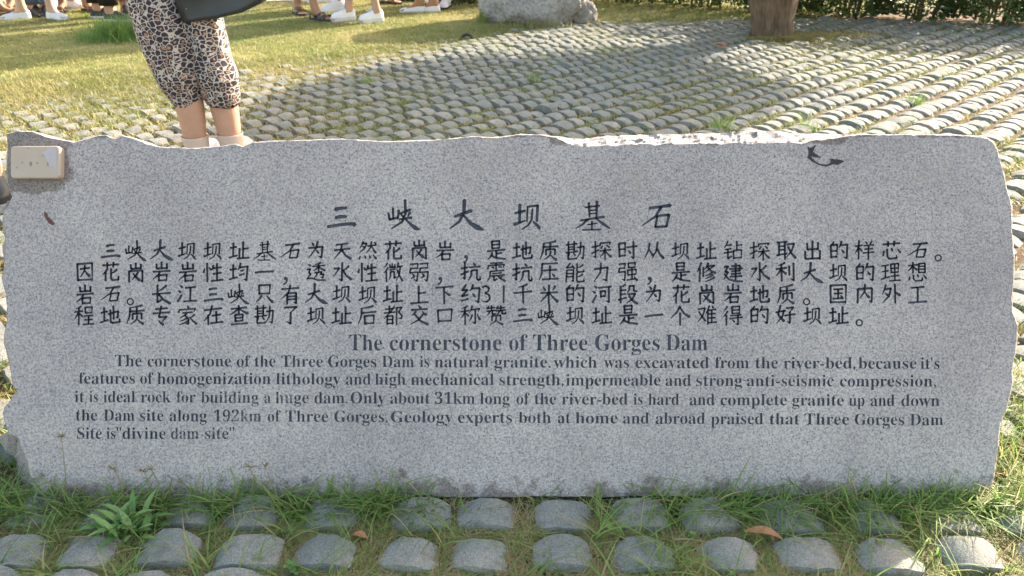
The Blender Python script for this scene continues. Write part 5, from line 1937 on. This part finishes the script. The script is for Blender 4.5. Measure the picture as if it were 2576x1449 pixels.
# trousers: rows of rings following the picture's outline
prof = {'L': [(268, 441, 507), (250, 431, 510), (225, 411, 508), (190, 392, 506), (150, 375, 500), (110, 358, 492), (70, 345, 482), (30, 333, 470), (0, 326, 458), (-60, 318, 446), (-110, 325, 450)],
        'R': [(264, 522, 600), (245, 512, 604), (220, 502, 600), (190, 495, 598), (150, 482, 583), (110, 468, 572), (70, 455, 561), (30, 442, 554), (0, 432, 549), (-60, 420, 545), (-110, 425, 545)]}
VV_, FF_ = [], []
for side, dy in (('L', 0.0), ('R', .035)):
    rings_ = []
    pr_ = prof[side]
    for k in range(len(pr_) * 3 - 2):
        t = k / 3
        i0 = min(int(t), len(pr_) - 2); u = t - i0
        y_, xa, xb = [pr_[i0][q_] * (1 - u) + pr_[i0 + 1][q_] * u for q_ in range(3)]
        A1, B1 = at_d(xa, y_, kD + dy), at_d(xb, y_, kD + dy)
        c = (A1 + B1) / 2
        rx = (B1.x - A1.x) / 2
        ry = rx * (1.0 if k < 8 else 1.15)
        rg = []
        for q_ in range(56):
            a = 2 * PI * q_ / 56
            fo = 1 + .045 * math.sin(a * 6 + k * .16 + dy * 30) * min(1, k / 5) + .05 * noise.noise(Vector((a * 2.2, k * .28, dy * 50))) + .02 * math.sin(a * 17 + k * .1) * (1 if k < 5 else .4)
            hz_ = max(0, 1 - k / 4)
            dzz = hz_ * (.030 * max(0, math.cos(a)) ** 2 if side == 'L' else .018 * max(0, -math.cos(a)) ** 2)
            dzz += .006 * noise.noise(Vector((math.cos(a) * 1.5, math.sin(a) * 1.5, dy * 90 + 2))) * max(0, 1 - k / 3) * 2
            rg.append(c + Vector((math.cos(a) * rx * (1 + (fo - 1) * .6), math.sin(a) * ry * fo, dzz)))
        rings_.append(rg)
    inner = [rings_[0][0] * 0 + c0 for c0 in []]
    cc0 = sum(rings_[0], Vector()) / 56
    hemr = [cc0 + (p - cc0) * .93 + Vector((0, 0, .02)) for p in rings_[0]]
    rows_ = [hemr] + rings_
    n0 = len(VV_)
    for r__ in rows_: VV_ += r__
    for a in range(len(rows_) - 1):
        for b in range(56):
            c1 = (b + 1) % 56
            FF_.append((n0 + a * 56 + b, n0 + a * 56 + c1, n0 + (a + 1) * 56 + c1, n0 + (a + 1) * 56 + b))
link('trousers', mesh('trousers', VV_, FF_), M_LEO, wr)
for A1, Fo in ((LA, Lf), (RA, Rf)):
    so = link('sock', grid_mesh('sock', [[Vector((Fo.x + (A1.x - Fo.x) * t, Fo.y + (A1.y - Fo.y) * t, z)) + Vector((math.cos(q_ * PI / 12) * r_, math.sin(q_ * PI / 12) * r_, 0)) for q_ in range(24)]
                                 for t, z, r_ in ((0, .02, .045), (.3, .045, .047), (.6, .07, .050), (.95, .094, .0535), (1, .100, .0545), (1, .103, .0535), (1, .102, .050))], wrap_u=True), M_SOCK, wr)
    shoe('slip', Fo + Vector((0, 0, -.01)), math.atan2(1, -.12), wr, M_PINKS, M_WSOLE, 1.05, .015)
    # heel counter of the shoe, standing up round the sock
    a0 = math.atan2(-fw.y, -fw.x)
    link('heel_counter', grid_mesh('heel_counter', [[Vector((Fo.x, Fo.y, 0)) + Vector((math.cos(a0 + (q_ - 6) * .2) * r_, math.sin(a0 + (q_ - 6) * .2) * r_, z - abs(q_ - 6) * .004 * (z > .05))) for q_ in range(13)]
                                                    for z, r_ in ((.02, .058), (.05, .060), (.066, .058), (.066, .054), (.05, .054))]), M_PINKS, wr)

# handbag
hb_d = kD - .02
bag = empty('handbag', at_d(560, 20, hb_d), label='black leather handbag hanging in front of the leopard print trousers', cat='handbag')
out = [(449, -8), (453, 8), (470, 52), (478, 55), (503, 50), (557, 43), (618, 28), (662, 6), (672, -4)]
tops = [(455, -110), (480, -112), (560, -118), (640, -122), (664, -120)]
front_o = [at_d(px, py, hb_d) for px, py in out] + [at_d(px, py, hb_d) for px, py in tops[::-1]]
cen_ = sum(front_o, Vector()) / len(front_o)
rows_ = []
for ins, dy in ((.80, -.052), (.93, -.060), (.98, -.052), (1.0, -.035), (1.0, .0), (1.0, .03), (.98, .048), (.9, .056)):
    rows_.append([cen_ + (p - cen_) * ins + Vector((0, dy, 0)) for p in front_o])
link('bag_body', grid_mesh('bag_body', rows_, wrap_u=True, cap=True), M_BAG, bag)
for dx in (-.09, .09):
    a, b = cen_ + Vector((dx - .02, -.03, .12)), cen_ + Vector((dx + .02, .03, .12))
    tp = GRIP + Vector((0, 0, 0))
    link('handle', tube_pts([(cen_ + Vector((dx, -.03, .10)), .007), (cen_.lerp(tp, .5) + Vector((dx * .7, -.03, .03)), .007), (tp, .008), (cen_.lerp(tp, .5) + Vector((dx * .7, .03, .03)), .007), (cen_ + Vector((dx, .03, .10)), .007)], 8), M_BAG, bag)
